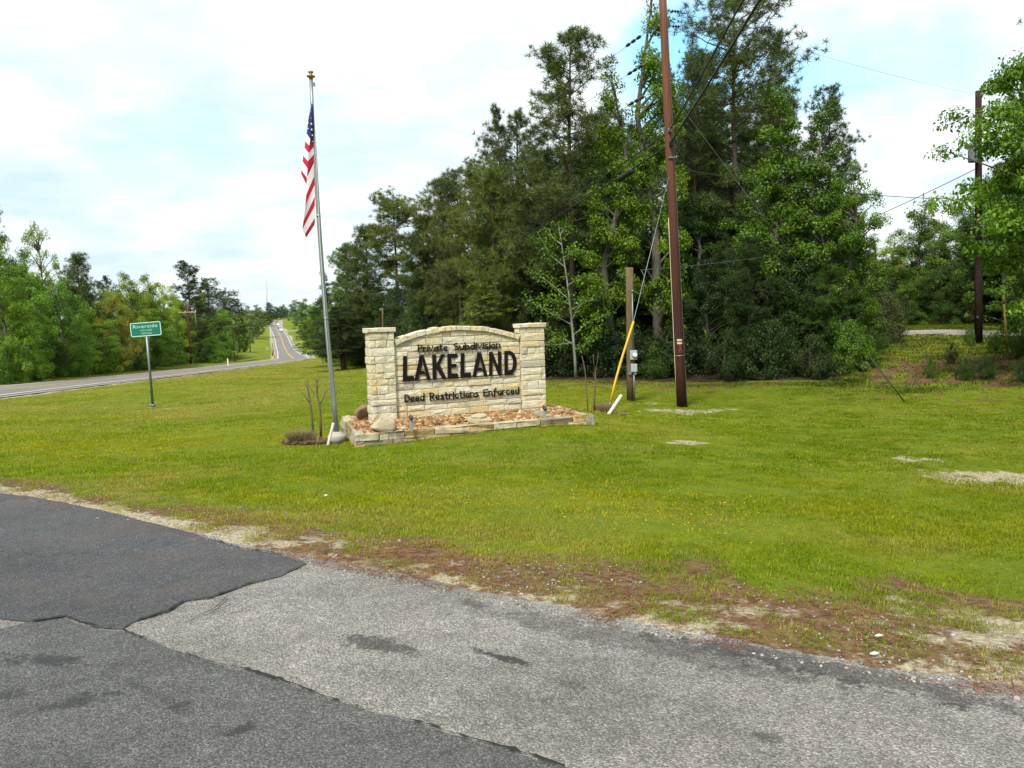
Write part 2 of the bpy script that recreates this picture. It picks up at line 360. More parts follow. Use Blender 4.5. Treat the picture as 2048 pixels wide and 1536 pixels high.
M['line_yellow'] = simple('road_line_yellow', (.48, .30, .06), .7, var=.12, sc=.5)
M['gravel_road'] = simple('pale_gravel_road', (.25, .225, .19), .95, var=.25, sc=3)
M['shoulder'] = simple('gravel_shoulder', (.22, .205, .185), .95, var=.4, sc=4)

def stone_mat(name, stops, dark=.5, thr=.56, spot=1):
    mt = mat(name, .9, .15); t = NT(mt); p = t.geo()
    oi = t.n('ShaderNodeObjectInfo'); rnd = oi.outputs['Random']
    base = t.ramp(rnd, stops)
    off = t.n('ShaderNodeVectorMath', operation='ADD'); cmb = t.n('ShaderNodeCombineXYZ')
    for i in range(3): t.l(t.math('MULTIPLY', rnd, 37.0 + 11 * i), cmb.inputs[i])
    t.l(p, off.inputs[0]); t.l(cmb.outputs[0], off.inputs[1]); q = off.outputs[0]
    n1 = t.noise(t.mapv(q, (5, 5, 9)), 1.6, 6, .65); n2 = t.noise(q, 38, 5, .7)
    c = t.mix(t.ramp(n1, [(.45, 0), (.72, .75)]), base, t.mix(.5, base, (.50, .33, .12)))
    c = t.mix(1, c, t.ramp(n2, [(.3, .72), (.65, 1.12)]), 'MULTIPLY')
    st = t.math('ADD', t.math('MULTIPLY', t.noise(t.mapv(p, (2.4, 2.4, 1.3)), 1.9, 7, .72), .75), t.math('MULTIPLY', t.noise(t.mapv(p, (11, 11, .9)), 1.6, 5, .65), .25))
    c = t.mix(t.ramp(st, [(thr, 0), (thr + .14, dark)]), c, (.10, .092, .07))
    t.col(c)
    t.bump(t.math('ADD', t.math('MULTIPLY', n1, 1.2), n2), .85, .02); return mt
CREAM = [(0, (.58, .50, .32)), (.16, (.62, .555, .38)), (.42, (.64, .595, .45)), (.58, (.66, .625, .51)), (.78, (.62, .545, .36)), (.885, (.60, .47, .24)), (.92, (.60, .52, .34)), (.965, (.42, .395, .33)), (1, (.56, .52, .42))]
M['stone'] = stone_mat('cream_limestone', CREAM, .5, .54)
M['edging'] = stone_mat('weathered_edging_limestone', [(0, (.40, .35, .22)), (.3, (.46, .41, .29)), (.55, (.45, .31, .11)), (.7, (.25, .24, .20)), (1, (.42, .38, .27))], .85, .49)
M['mortar'] = simple('mortar', (.52, .46, .33), .95, var=.25, sc=8)
M['boulder'] = stone_mat('boulder_limestone', [(0, (.46, .40, .27)), (1, (.40, .36, .27))], .3)
M['boulder_brown'] = stone_mat('brown_boulder', [(0, (.26, .19, .12)), (1, (.30, .22, .14))], .5)
M['boulder_grey'] = stone_mat('grey_boulder', [(0, (.28, .25, .22)), (1, (.28, .25, .22))], .4)

# ------------------------------------------------------------------ mesh helpers
def mesh_np(name, V, F, mats, smooth=False, rnd=None, col=None, mi=None):
    """V (n,3) and F (m,k) arrays -> mesh"""
    me = bpy.data.meshes.new(name); V = np.asarray(V, np.float32); F = np.asarray(F, np.int32)
    k = F.shape[1]
    me.vertices.add(len(V)); me.vertices.foreach_set('co', V.ravel())
    me.loops.add(F.size); me.loops.foreach_set('vertex_index', F.ravel())
    me.polygons.add(len(F)); me.polygons.foreach_set('loop_start', np.arange(0, F.size, k, dtype=np.int32))
    me.polygons.foreach_set('loop_total', np.full(len(F), k, np.int32))
    if smooth: me.polygons.foreach_set('use_smooth', np.ones(len(F), bool))
    for m_ in mats: me.materials.append(m_)
    if mi is not None: me.polygons.foreach_set('material_index', np.asarray(mi, np.int32))
    if rnd is not None:
        a = me.attributes.new('rnd', 'FLOAT', 'POINT'); a.data.foreach_set('value', np.asarray(rnd, np.float32))
    if col is not None:
        a = me.attributes.new('col', 'FLOAT_COLOR', 'POINT'); c4 = np.ones((len(V), 4), np.float32); c4[:, :3] = col; a.data.foreach_set('color', c4.ravel())
    me.update(calc_edges=True); return me

class MB:
    def __init__(s): s.v = []; s.f = []; s.mi = []; s.sm = []
    def add(s, V, F, mi=0, sm=False):
        o = len(s.v); s.v += [tuple(map(float, q)) for q in V]; s.f += [tuple(i + o for i in f) for f in F]; s.mi += [mi] * len(F); s.sm += [sm] * len(F); return s
    def box(s, c, size, rot=None, mi=0, bev=0):
        hx_, hy_, hz_ = (q / 2 for q in size)
        if bev:
            b = min(bev, hx_ * .9, hy_ * .9, hz_ * .9); V = []
            for sx_ in (-1, 1):
                for sy_ in (-1, 1):
                    for sz_ in (-1, 1):
                        V += [(sx_ * (hx_ - b), sy_ * (hy_ - b), sz_ * hz_), (sx_ * (hx_ - b), sy_ * hy_, sz_ * (hz_ - b)), (sx_ * hx_, sy_ * (hy_ - b), sz_ * (hz_ - b))]
            import bmesh
            bm = bmesh.new(); vv = [bm.verts.new(q) for q in V]; bmesh.ops.convex_hull(bm, input=vv); bmesh.ops.dissolve_limit(bm, angle_limit=.02, verts=bm.verts, edges=bm.edges)
            bm.verts.index_update(); V = [q.co.copy() for q in bm.verts]; F = [[q.index for q in f.verts] for f in bm.faces]; bm.free()
        else:
            V = [Vector((x * hx_, y * hy_, z * hz_)) for x in (-1, 1) for y in (-1, 1) for z in (-1, 1)]
            F = [(0, 1, 3, 2), (4, 6, 7, 5), (0, 4, 5, 1), (2, 3, 7, 6), (0, 2, 6, 4), (1, 5, 7, 3)]
        Mx = rot if rot is not None else Matrix.Identity(3); c = Vector(c)
        return s.add([Mx @ Vector(q) + c for q in V], F, mi)
    def tube(s, pts, rad, n=8, mi=0, cap=True, sm=True):
        pts = [Vector(p) for p in pts]; N = len(pts); rad = [rad] * N if isinstance(rad, (int, float)) else list(rad)
        V = []; F = []; ref = None
        for i, p in enumerate(pts):
            d = (pts[min(i + 1, N - 1)] - pts[max(i - 1, 0)]).normalized()
            if ref is None:
                ref = Vector((1, 0, 0)) if abs(d.x) < .8 else Vector((0, 1, 0))
            a = (ref - d * ref.dot(d)).normalized(); b = d.cross(a); ref = a
            for k in range(n):
                t = 2 * math.pi * k / n; V.append(p + (a * math.cos(t) + b * math.sin(t)) * rad[i])
        for i in range(N - 1):
            for k in range(n):
                F.append((i * n + k, i * n + (k + 1) % n, (i + 1) * n + (k + 1) % n, (i + 1) * n + k))
        if cap: F.append(tuple(range(n - 1, -1, -1))); F.append(tuple((N - 1) * n + k for k in range(n)))
        return s.add(V, F, mi, sm)
    def lathe(s, prof, c=(0, 0, 0), n=14, mi=0):
        V = []; F = []; N = len(prof)
        for r_, z in prof:
            for k in range(n):
                t = 2 * math.pi * k / n; V.append((c[0] + r_ * math.cos(t), c[1] + r_ * math.sin(t), c[2] + z))
        for i in range(N - 1):
            for k in range(n): F.append((i * n + k, i * n + (k + 1) % n, (i + 1) * n + (k + 1) % n, (i + 1) * n + k))
        F.append(tuple(range(n - 1, -1, -1))); F.append(tuple((N - 1) * n + k for k in range(n)))
        return s.add(V, F, mi, True)
    def mesh(s, name, mats):
        me = bpy.data.meshes.new(name); me.from_pydata(s.v, [], s.f); mats = mats if isinstance(mats, (list, tuple)) else [mats]
        for m_ in mats: me.materials.append(m_)
        me.polygons.foreach_set('material_index', s.mi); me.polygons.foreach_set('use_smooth', s.sm); me.update(); return me

def ob(name, me, parent=None, loc=None, label=None, cat=None, group=None, kind=None):
    o = bpy.data.objects.new(name, me); COL.objects.link(o)
    if parent is not None: o.parent = parent
    if loc is not None: o.location = loc
    if label: o['label'] = label
    if cat: o['category'] = cat
    if group: o['group'] = group
    if kind: o['kind'] = kind
    return o
def thing(name, label, cat, loc=(0, 0, 0), rz=0, group=None):
    o = ob(name, None, None, loc, label, cat, group); o.rotation_euler = (0, 0, rz); o.empty_display_size = .2; return o
def vnoise(X, Y, sc, seed=0):
    """cheap smooth value noise, 0..1"""
    rs = np.random.default_rng(seed); T = rs.random((256, 256))
    x = np.asarray(X) * sc + 1000; y = np.asarray(Y) * sc + 1000
    xi = np.floor(x).astype(int); yi = np.floor(y).astype(int); fx = x - xi; fy = y - yi
    fx = fx * fx * (3 - 2 * fx); fy = fy * fy * (3 - 2 * fy)
    g = lambda a, b: T[a % 256, b % 256]
    return (g(xi, yi) * (1 - fx) + g(xi + 1, yi) * fx) * (1 - fy) + (g(xi, yi + 1) * (1 - fx) + g(xi + 1, yi + 1) * fx) * fy
def fbm(X, Y, sc, seed=0, o=4):
    s_ = 0; a = 1; tot = 0
    for i in range(o): s_ = s_ + a * vnoise(X, Y, sc * 2 ** i, seed + i); tot += a; a *= .55
    return s_ / tot

# ------------------------------------------------------------------ planter corners (bottom front edge rests on the lawn)
PFL = atZ(712, 897, -.55); PFR = atZ(1190, 850, -.52)
PBL = np.array([-3.40, 15.75, 0]); PBR = np.array([.42, 17.45, 0])
PL4 = [PFL[:2], PFR[:2], PBR[:2], PBL[:2]]
def in_poly(X, Y, poly):
    X = np.asarray(X); Y = np.asarray(Y); ins = np.zeros(X.shape, bool); n = len(poly)
    for i in range(n):
        x1, y1 = poly[i]; x2, y2 = poly[(i + 1) % n]
        c = ((y1 > Y) != (y2 > Y)) & (X < (x2 - x1) * (Y - y1) / (y2 - y1 + 1e-12) + x1); ins ^= c
    return ins
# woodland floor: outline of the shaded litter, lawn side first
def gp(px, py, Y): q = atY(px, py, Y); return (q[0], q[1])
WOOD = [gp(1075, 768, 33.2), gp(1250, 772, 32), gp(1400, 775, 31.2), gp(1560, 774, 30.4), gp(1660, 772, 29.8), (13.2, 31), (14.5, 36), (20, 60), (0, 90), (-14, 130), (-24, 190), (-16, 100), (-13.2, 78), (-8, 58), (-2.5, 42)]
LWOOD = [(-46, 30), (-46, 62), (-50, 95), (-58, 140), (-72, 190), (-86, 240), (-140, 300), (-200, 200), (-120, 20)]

BH = {}
def masks(X, Y):
    """sand, straw, wood"""
    sdist = street_d(X, Y); d, k = hw_dist(X, Y)
    sand = np.zeros(X.shape); straw = np.zeros(X.shape); wood = np.zeros(X.shape)
    nb = fbm(X, Y, 1.6, 3); nf = fbm(X, Y, 5.5, 13, 3); ns = fbm(X, Y, .8, 9)
    near = np.hypot(X, Y) < 30
    band = np.where(X < -2.2, .75 + .5 * (ns - .5), 1.05 + .3 * np.clip(X + 1, -1, 4))
    e = np.where(near, 1 - sstep(.55, 1.15, sdist / band + (nb - .5) * 1.1), 0)
    straw = np.maximum(straw, e * .60)
    sand = np.maximum(sand, np.where(near, (1 - sstep(.0, .75, sdist / band + (ns - .5) * 1.5)) * np.where(X < -2, .85, .5), 0))
    sand = np.maximum(sand, np.where((d < 6.0), sstep(6.0, 5.0, d) * .9, 0))
    def blob(px, py, Y_, ra, rb, amt, which):
        q = BH.setdefault((px, py), hit(px, py)); f = np.hypot((X - q[0]) / ra, (Y - q[1]) / rb)
        return amt * (1 - sstep(.2, 1.5, f + (nb - .5) * 1.3 + (nf - .5) * 1.5))
    for a in [(1368, 824, 23.8, 1.1, .8, .85), (1315, 822, 24, .5, .5, .75), (1290, 808, 25, .6, .5, .65), (1365, 887, 17.2, .45, .3, .75), (1842, 920, 12.6, .55, .32, .8), (1930, 950, 11.6, .9, .42, .95), (2030, 962, 11.6, 1.1, .55, .95), (306, 820, 35.6, .9, .8, .7), (1445, 820, 24, .5, .4, .7), (1490, 836, 22, .3, .25, .62), (1740, 852, 22, .4, .3, .55)]:
        sand = np.maximum(sand, blob(*a, 0))
    for a in [(630, 888, 14.0, .75, .45, .9), (1195, 824, 22.0, 1.1, .7, .9), (1800, 795, 25, 3, .6, .62), (1980, 800, 24.5, 3, .7, .62), (1960, 752, 28.5, 2.4, 1.2, .85), (2020, 770, 28.5, 1.6, .8, .8), (1900, 735, 30, 6, 2.6, .66), (2000, 720, 30, 4, 2.2, .66), (1740, 715, 28.5, 1.6, .9, .8), (1850, 765, 28.5, 1.2, .6, .7), (1500, 772, 30.8, 6, .7, .7), (1250, 768, 32, 5, .6, .62)]:
        straw = np.maximum(straw, blob(*a, 0))
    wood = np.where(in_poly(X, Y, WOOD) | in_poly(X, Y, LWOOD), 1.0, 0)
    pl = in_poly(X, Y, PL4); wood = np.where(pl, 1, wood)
    return sand, straw, wood

# ------------------------------------------------------------------ ground sheet
th = np.concatenate([np.arange(-180, -48, 4), np.arange(-48, 48, .3), np.arange(48, 180.1, 4)]); th = R(1) * th
rr = np.concatenate([[0.0], 1.2 * 1.025 ** np.arange(0, 292)])
TH, RR = np.meshgrid(th, rr); GX = RR * np.sin(TH); GY = RR * np.cos(TH); GZ = zt(GX, GY)
nr, nc = GX.shape
GZ += np.where(RR > 5, (fbm(GX, GY, .9, 21, 3) - .5) * .05 * sstep(.3, 2, street_d(GX, GY)) * (hw_dist(GX, GY)[0] > 7), 0)
idx = np.arange(nr * nc).reshape(nr, nc)
Fq = np.stack([idx[:-1, :-1], idx[:-1, 1:], idx[1:, 1:], idx[1:, :-1]], -1).reshape(-1, 4)[:, ::-1]
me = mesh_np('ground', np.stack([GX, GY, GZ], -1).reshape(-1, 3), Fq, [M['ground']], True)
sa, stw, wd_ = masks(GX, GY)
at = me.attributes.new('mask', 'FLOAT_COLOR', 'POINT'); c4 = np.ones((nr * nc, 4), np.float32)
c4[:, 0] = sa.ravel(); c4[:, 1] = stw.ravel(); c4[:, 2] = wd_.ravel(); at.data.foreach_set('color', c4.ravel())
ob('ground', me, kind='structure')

# ------------------------------------------------------------------ street and its patches
def jag(pts, step=.07, amp=.03, seed=0, closed=True, keep=()):
    step = .03; rs = random.Random(seed); ph = [(rs.uniform(0, 6.28), rs.uniform(.7, 1.3)) for _ in range(6)]; out = []; n = len(pts); run = 0
    for i in range(n if closed else n - 1):
        a = np.array(pts[i][:2]); b = np.array(pts[(i + 1) % n][:2]); L = np.linalg.norm(b - a); k = max(1, int(L / step)); nrm = np.array([-(b - a)[1], (b - a)[0]]) / max(L, 1e-6)
        for j in range(k):
            t = j / k; s_ = run + t * L; q = a + (b - a) * t
            o = sum(math.sin(s_ * f * ph[m_][1] + ph[m_][0]) * w_ for m_, (f, w_) in enumerate(((5, 1), (11, .7), (23, .5), (47, .35), (90, .25)))) * amp * .5 + rs.gauss(0, amp * .12)
            out.append(tuple(q + nrm * o))
        run += L
    if not closed: out.append(tuple(pts[-1][:2]))
    return out
def jag_old(pts, step=.07, amp=.03, seed=0, closed=True, keep=()):
    rs = random.Random(seed); out = []; n = len(pts)
    for i in range(n if closed else n - 1):
        a = np.array(pts[i][:2]); b = np.array(pts[(i + 1) % n][:2]); L = np.linalg.norm(b - a); k = max(1, int(L / step))
        nrm = np.array([-(b - a)[1], (b - a)[0]]) / max(L, 1e-6)
        for j in range(k):
            t = j / k; q = a + (b - a) * t
            if i not in keep: q = q + nrm * rs.gauss(0, amp)
            out.append(tuple(q))
    if not closed: out.append(tuple(pts[-1][:2]))
    return out
def sheet(name, poly, z, material, thick=.02, zf=None):
    import bmesh
    bm = bmesh.new(); vs_ = [bm.verts.new((x, y, z + (float(zf(x)) if zf else 0))) for x, y in poly]
    f = bm.faces.new(vs_); f.normal_update()
    if f.normal.z < 0: f.normal_flip()
    ex = bmesh.ops.extrude_face_region(bm, geom=[f]); vv = [g for g in ex['geom'] if isinstance(g, bmesh.types.BMVert)]
    for q in vs_: q.co.z -= thick
    bmesh.ops.triangulate(bm, faces=bm.faces[:]); bmesh.ops.recalc_face_normals(bm, faces=bm.faces[:])
    me = bpy.data.meshes.new(name); bm.to_mesh(me); bm.free(); me.materials.append(material)
    return ob(name, me, kind='structure')
# street surface: strips across so that it follows the slope to the highway
e = jag(STREET_EDGE, .08, .035, 5, closed=False)
e = [q for q in e]
V = []; F = []
offs = [0, .5, 1.5, 3, 5, 7.5]
dn = np.array([-.55, -.835])
for (x, y) in e:
    for o_ in offs:
        q = (x + dn[0] * o_, y + dn[1] * o_); V.append((q[0], q[1], float(street_z(q[0])) + .006))
no = len(offs)
for i in range(len(e) - 1):
    for k in range(no - 1): F.append((i * no + k, (i + 1) * no + k, (i + 1) * no + k + 1, i * no + k + 1)[::-1])
me = bpy.data.meshes.new('street'); me.from_pydata(V, [], F); me.materials.append(M['chip_seal']); me.update()
if me.polygons[0].normal.z < 0: me.flip_normals()
ob('street', me, kind='structure')
def zp(*pts): return [tuple(atZ(x, y, 0)[:2]) for x, y in pts]
up = zp((0, 990), (60, 995), (200, 1022), (330, 1055), (430, 1082), (487, 1103), (545, 1109), (590, 1121), (612, 1131), (560, 1156), (500, 1171), (460, 1185), (420, 1201), (370, 1206), (340, 1226), (270, 1246), (245, 1262), (200, 1259), (150, 1246), (130, 1237), (65, 1247), (0, 1240))
dark = jag(up, .05, .009, 8, closed=False)
x0, y0 = up[-1]; x1, y1 = up[0]
dark += [(x0 - 1.6, y0 + 1.3), (x0 - 5.5, y0 + 4.0), (-9, 9.6), (x1 - 1.2, y1 + .75)]
sheet('dark_asphalt', dark, .013, M['new_asphalt'], .011, street_z)
lowp = zp((0, 1262), (62, 1247), (130, 1239), (150, 1249), (200, 1262), (243, 1266), (340, 1300), (430, 1331), (550, 1362), (650, 1401), (740, 1426), (850, 1456), (1024, 1510), (1130, 1542))
low = jag(lowp, .05, .006, 9, closed=False)
low += [(low[-1][0] + 1.5, low[-1][1] - .95), (4, -1.5), (-6, -1.5), (-6.5, 6.6)]
sheet('grey_asphalt', low, .011, M['old_asphalt'], .009)
def crack(name, pts, w_, seed):
    rs = random.Random(seed); c = jag(pts, .035, .012, seed, closed=False); V = []; F = []
    for i, (x, y) in enumerate(c):
        a = c[max(0, i - 1)]; b = c[min(len(c) - 1, i + 1)]; d = Vector((b[0] - a[0], b[1] - a[1])).normalized(); n_ = Vector((-d.y, d.x))
        ww = w_ * .7 * max(.06, rs.gauss(.55, .35) + .5 * math.sin(i * .13 + seed) + .25 * math.sin(i * .41)); V += [(x + n_.x * ww, y + n_.y * ww, .021), (x - n_.x * ww, y - n_.y * ww, .021)]
        if i: k = 2 * i; F.append((k - 2, k - 1, k + 1, k))
    me = bpy.data.meshes.new(name); me.from_pydata(V, [], F); me.materials.append(M['crack']); me.update()
    if me.polygons[0].normal.z < 0: me.flip_normals()
    ob(name, me, kind='structure')
crack('crack', lowp[5:], .011, 3); crack('crack', up[8:17], .010, 4); crack('crack', up[16:21], .012, 5); crack('crack', up[4:9], .007, 6)
crack('crack', zp((425, 1205), (455, 1200), (430, 1222), (380, 1250)), .004, 7); crack('crack', zp((460, 1215), (400, 1235), (330, 1262)), .003, 8)

# ------------------------------------------------------------------ highway
def ribbon(name, o1, o2, dz, material, i0=0, i1=None, step=1):
    i1 = len(hy) - 1 if i1 is None else i1; V = []; F = []
    for j, i in enumerate(range(i0, i1 + 1, step)):
        for o_ in (o1, (o1 + o2) / 2, o2):
            x, y, z = hway(o_, i); V.append((x, y, z + dz))
        if j: k = 3 * j; F += [(k - 3, k - 2, k + 1, k), (k - 2, k - 1, k + 2, k + 1)]
    me = bpy.data.meshes.new(name); me.from_pydata(V, [], F); me.materials.append(material); me.update()
    if me.polygons[0].normal.z < 0: me.flip_normals()
    return ob(name, me, kind='structure')
ribbon('highway', .35, -7.65, .0, M['hw'])
ribbon('gravel_shoulder', 1.15, .352, -.02, M['shoulder']); ribbon('gravel_shoulder', -7.652, -8.3, -.02, M['shoulder'])
ribbon('edge_line', .0, -.2, .012, M['line_white']); ribbon('edge_line', -7.1, -7.3, .012, M['line_white'])
ribbon('centre_line', -3.42, -3.58, .012, M['line_yellow']); ribbon('centre_line', -3.72, -3.88, .012, M['line_yellow'])
def strip(name, pts, wd, dz, material, zfun=zt):
    """a ribbon on the ground along world points (x, y)"""
    V = []; F = []; P = []
    for a, b in zip(pts[:-1], pts[1:]):
        for t in np.linspace(0, 1, 9)[:-1]: P.append(np.array(a) * (1 - t) + np.array(b) * t)
    P.append(np.array(pts[-1]))
    P = np.array(P)
    for i, p in enumerate(P):
        d = P[min(i + 1, len(P) - 1)] - P[max(i - 1, 0)]; d = d / np.linalg.norm(d); n_ = np.array([-d[1], d[0]])
        for s_ in (-1, -.5, 0, .5, 1): q = p + n_ * s_ * wd / 2; V.append((q[0], q[1], zg(*q) + (dz if abs(s_) < 1 else -.15)))
        if i:
            k = 5 * i
            for m_ in range(4): F.append((k - 5 + m_, k - 4 + m_, k + 1 + m_, k + m_))
    me = bpy.data.meshes.new(name); me.from_pydata(V, [], F); me.materials.append(material); me.update()
    if me.polygons[0].normal.z < 0: me.flip_normals()
    return ob(name, me, kind='structure')
strip('side_road', [(14.5, 45), (19, 42), (24, 40.2), (34, 39.5), (60, 38)], 3.8, .06, M['gravel_road'])
def hidx(Y): return int(np.argmin(abs(hy - Y)))
for Y_, a, b in [(405, 1, 26), (500, 1, 32)]:
    i = hidx(Y_); p = hway(a, i); q = hway(b, i); strip('driveway', [p[:2], (p[0] * .5 + q[0] * .5, q[1] + 2), (q[0], q[1] + 6)], 5, .15, M['gravel_road'])
i = hidx(350); strip('driveway', [hway(-8, i)[:2], hway(-22, i)[:2]], 3, .15, M['gravel_road'])

# ------------------------------------------------------------------ the stone sign
YAW = R(23.5); AX = np.array([math.cos(YAW), math.sin(YAW)]); BX = np.array([-math.sin(YAW), math.cos(YAW)])
L0 = atY(741, 762, 14.7)
def along(px, py):      # distance along the sign's front line at which the ray through a pixel meets it
    d = ray(px, py); return (d[0] / d[1] * L0[1] - L0[0]) / (AX[0] - d[0] / d[1] * AX[1])
def sz(px, py):
    s_ = along(px, py); Y = L0[1] + s_ * AX[1]; return s_, atY(px, py, Y)[2]
SW = along(1091, 740); PW = along(791, 735); PR = along(1044, 740)
ZB = -.62                                   # buried foot
CAPL = sz(741, 658)[1]; CAPR = sz(1088, 645)[1]; CAPZ = (CAPL + CAPR) / 2
sign = thing('stone_sign', 'cream limestone entrance sign with arched centre between two capped pillars', 'sign', (L0[0], L0[1], ZB), YAW)
def LZ(z): return z - ZB
SETB = .07; PD = .30
def stone_mesh(poly, depth, rs, joint=.004, rough=.012):
    """poly: list of (s, z) counter-clockwise seen from the front (-y); face grows towards -y"""
    n = len(poly); cx_ = sum(p[0] for p in poly) / n; cz_ = sum(p[1] for p in poly) / n
    w_ = max(p[0] for p in poly) - min(p[0] for p in poly); h_ = max(p[1] for p in poly) - min(p[1] for p in poly)
    def shr(p, j): return (cx_ + (p[0] - cx_) * (1 - 2 * j / max(w_, .02)), cz_ + (p[1] - cz_) * (1 - 2 * j / max(h_, .02)))
    d = depth + rs.uniform(-.008, .012)
    V = []; b = []; m_ = []; f = []
    for p in poly:
        q = shr(p, joint); jx, jz = rs.uniform(-.003, .003), rs.uniform(-.003, .003)
        b.append((q[0] + jx, 0, q[1] + jz)); m_.append((q[0] + jx, -d * .72 + rs.uniform(-.004, .004), q[1] + jz))
        q = shr(p, joint + .007); f.append((q[0], -d + rs.uniform(-rough, rough) * .5, q[1]))
    V = b + m_ + f; F = []
    for i in range(n):
        k = (i + 1) % n; F.append((i, k, n + k, n + i)); F.append((n + i, n + k, 2 * n + k, 2 * n + i))
    # rough split face: two ridge points
    w1 = (cx_ - w_ * rs.uniform(.12, .25), -d - rs.uniform(0, rough), cz_ + h_ * rs.uniform(-.12, .12)); w2 = (cx_ + w_ * rs.uniform(.12, .25), -d - rs.uniform(0, rough), cz_ + h_ * rs.uniform(-.12, .12))
    V += [w1, w2]; a1, a2 = 3 * n, 3 * n + 1
    if n == 4:
        F += [(2 * n, 2 * n + 1, a2, a1), (2 * n + 1, 2 * n + 2, a2), (2 * n + 2, 2 * n + 3, a1, a2), (2 * n + 3, 2 * n, a1)]
    else: F.append(tuple(range(2 * n, 3 * n)))
    me = bpy.data.meshes.new('stone'); me.from_pydata(V, [], F); me.update(); return me
def stones_on(parent, polys, depth, rs, origin, axis_rot, material, name='stone', joint=.004, rough=.012):
    for po in polys:
        me = stone_mesh(po, depth, rs, joint, rough); me.materials.append(material)
        o = ob(name, me, parent, origin); o.rotation_euler = (0, 0, axis_rot)
def courses(z0, z1, rs, lo=.105, hi=.175):
    zs = [z0]
    while zs[-1] < z1 - .06: zs.append(zs[-1] + rs.uniform(lo, hi))
    k = (z1 - z0) / (zs[-1] - z0); return [z0 + (q - z0) * k for q in zs]
def row(s0, s1, rs, lo, hi):
    xs = [s0]
    while xs[-1] < s1 - lo * .5: xs.append(xs[-1] + rs.uniform(lo, hi))
    if len(xs) > 1: k = (s1 - s0) / (xs[-1] - s0); xs = [s0 + (q - s0) * k for q in xs]
    return xs
rs = random.Random(4)
TH_ = .045
def pillar(s0, s1, captop, seed):
    rs = random.Random(seed)
    core = MB().box(((s0 + s1) / 2, PD / 2, (LZ(captop) - .1) / 2), (s1 - s0 - 2 * (TH_ - .029), PD - 2 * (TH_ - .029), LZ(captop) - .1))
    p = ob('pillar', core.mesh('pillar', M['mortar']), sign)
    zs = courses(0, LZ(captop) - .085, rs)
    fr = []; sl = []; sr = []; bk = []
    for k, (za, zb) in enumerate(zip(zs[:-1], zs[1:])):
        wid = s1 - s0; kind = rs.random()
        if kind < .3: xs = [s0, s1]
        elif kind < .85:
            c = rs.choice([.16, .24, .3, .68, .76, .84, .55]); xs = [s0, s0 + wid * c, s1]
        else: xs = [s0, s0 + wid * rs.uniform(.2, .3), s0 + wid * rs.uniform(.6, .75), s1]
        for a, b in zip(xs[:-1], xs[1:]): fr.append([(a, za), (b, za), (b, zb), (a, zb)])
        for lst in (sl, sr): lst.append([(0, za), (PD - .05, za), (PD - .05, zb), (0, zb)])
        bk.append([(0, za), (s1 - s0, za), (s1 - s0, zb), (0, zb)])
    stones_on(p, fr, TH_, rs, (0, TH_, 0), 0, M['stone'])
    stones_on(p, sl, TH_, rs, (s0 + TH_, PD, 0), -math.pi / 2, M['stone'])
    stones_on(p, sr, TH_, rs, (s1 - TH_, .05, 0), math.pi / 2, M['stone'])
    stones_on(p, bk, TH_, rs, (s1, PD - TH_, 0), math.pi, M['stone'])
    # cap stones: two or three irregular slabs
    xs = [s0 - .032, s0 + (s1 - s0) * .4, s1 + .032] if seed % 2 else [s0 - .032, s0 + (s1 - s0) * .3, s0 + (s1 - s0) * .66, s1 + .032]
    for a, b in zip(xs[:-1], xs[1:]):
        po = [(a, 0), (b, 0), (b, .085 + rs.uniform(-.006, .006)), (a, .085 + rs.uniform(-.006, .006))]
        me = slab_mesh(po, PD + .064, rs); me.materials.append(M['stone']); ob('cap_stone', me, p, (0, -.032, LZ(captop) - .085))
def slab_mesh(po, dep, rs, jit=.008):
    """a thick stone: profile in s,z extruded along +y with wavy faces"""
    n = len(po); cx_ = sum(q[0] for q in po) / n; cz_ = sum(q[1] for q in po) / n; V = []; F = []
    ts = [0, .04, .5, .96, 1.0]
    for t in ts:
        ins = .012 if t in (0, 1.0) else 0
        for q in po:
            sx_ = q[0] + (ins if q[0] < cx_ else -ins) + rs.uniform(-.003, .003); sz_ = q[1] + (ins if q[1] < cz_ else -ins) + rs.uniform(-jit, jit) * .6
            V.append((sx_, dep * t + rs.uniform(-jit, jit), sz_))
    for i in range(len(ts) - 1):
        for k in range(n): F.append((i * n + k, i * n + (k + 1) % n, (i + 1) * n + (k + 1) % n, (i + 1) * n + k))
    F.append(tuple(range(n - 1, -1, -1))); F.append(tuple((len(ts) - 1) * n + k for k in range(n)))
    me = bpy.data.meshes.new('slab'); me.from_pydata(V, [], F); me.update()
    return me
pillar(0, PW, CAPZ + .01, 3); pillar(PR, SW, CAPZ + .0, 8)
# arched centre
sA, zA = sz(792, 686); sB, zB = sz(918, 651); sC, zC = sz(1040, 669)
zE = (zA + zC) / 2 + .01
sm_ = (PW + PR) / 2; half = (PR - PW) / 2; rise = zB - zE
Rad = (half * half + rise * rise) / (2 * rise)
def arch(s_): return LZ(zB) - Rad + math.sqrt(max(0, Rad * Rad - (s_ - sm_) ** 2))
COP = .095
pm = MB(); N = 24
V = []; F = []
for y_ in (SETB + TH_ - .029, SETB + .20):
    for k in range(N + 1):
        s_ = PW + .01 + (PR - PW - .02) * k / N; V += [(s_, y_, 0), (s_, y_, arch(s_) - COP)]
o_ = 2 * (N + 1)
for k in range(N):
    a = 2 * k; F += [(a, a + 2, a + 3, a + 1), (o_ + a, o_ + a + 1, o_ + a + 3, o_ + a + 2), (a + 1, a + 3, o_ + a + 3, o_ + a + 1)]
F += [(0, 1, o_ + 1, o_), (2 * N, o_ + 2 * N, o_ + 2 * N + 1, 2 * N + 1)]
pm.add(V, F); panel = ob('panel', pm.mesh('panel', M['mortar']), sign)
rs = random.Random(21); polys = []
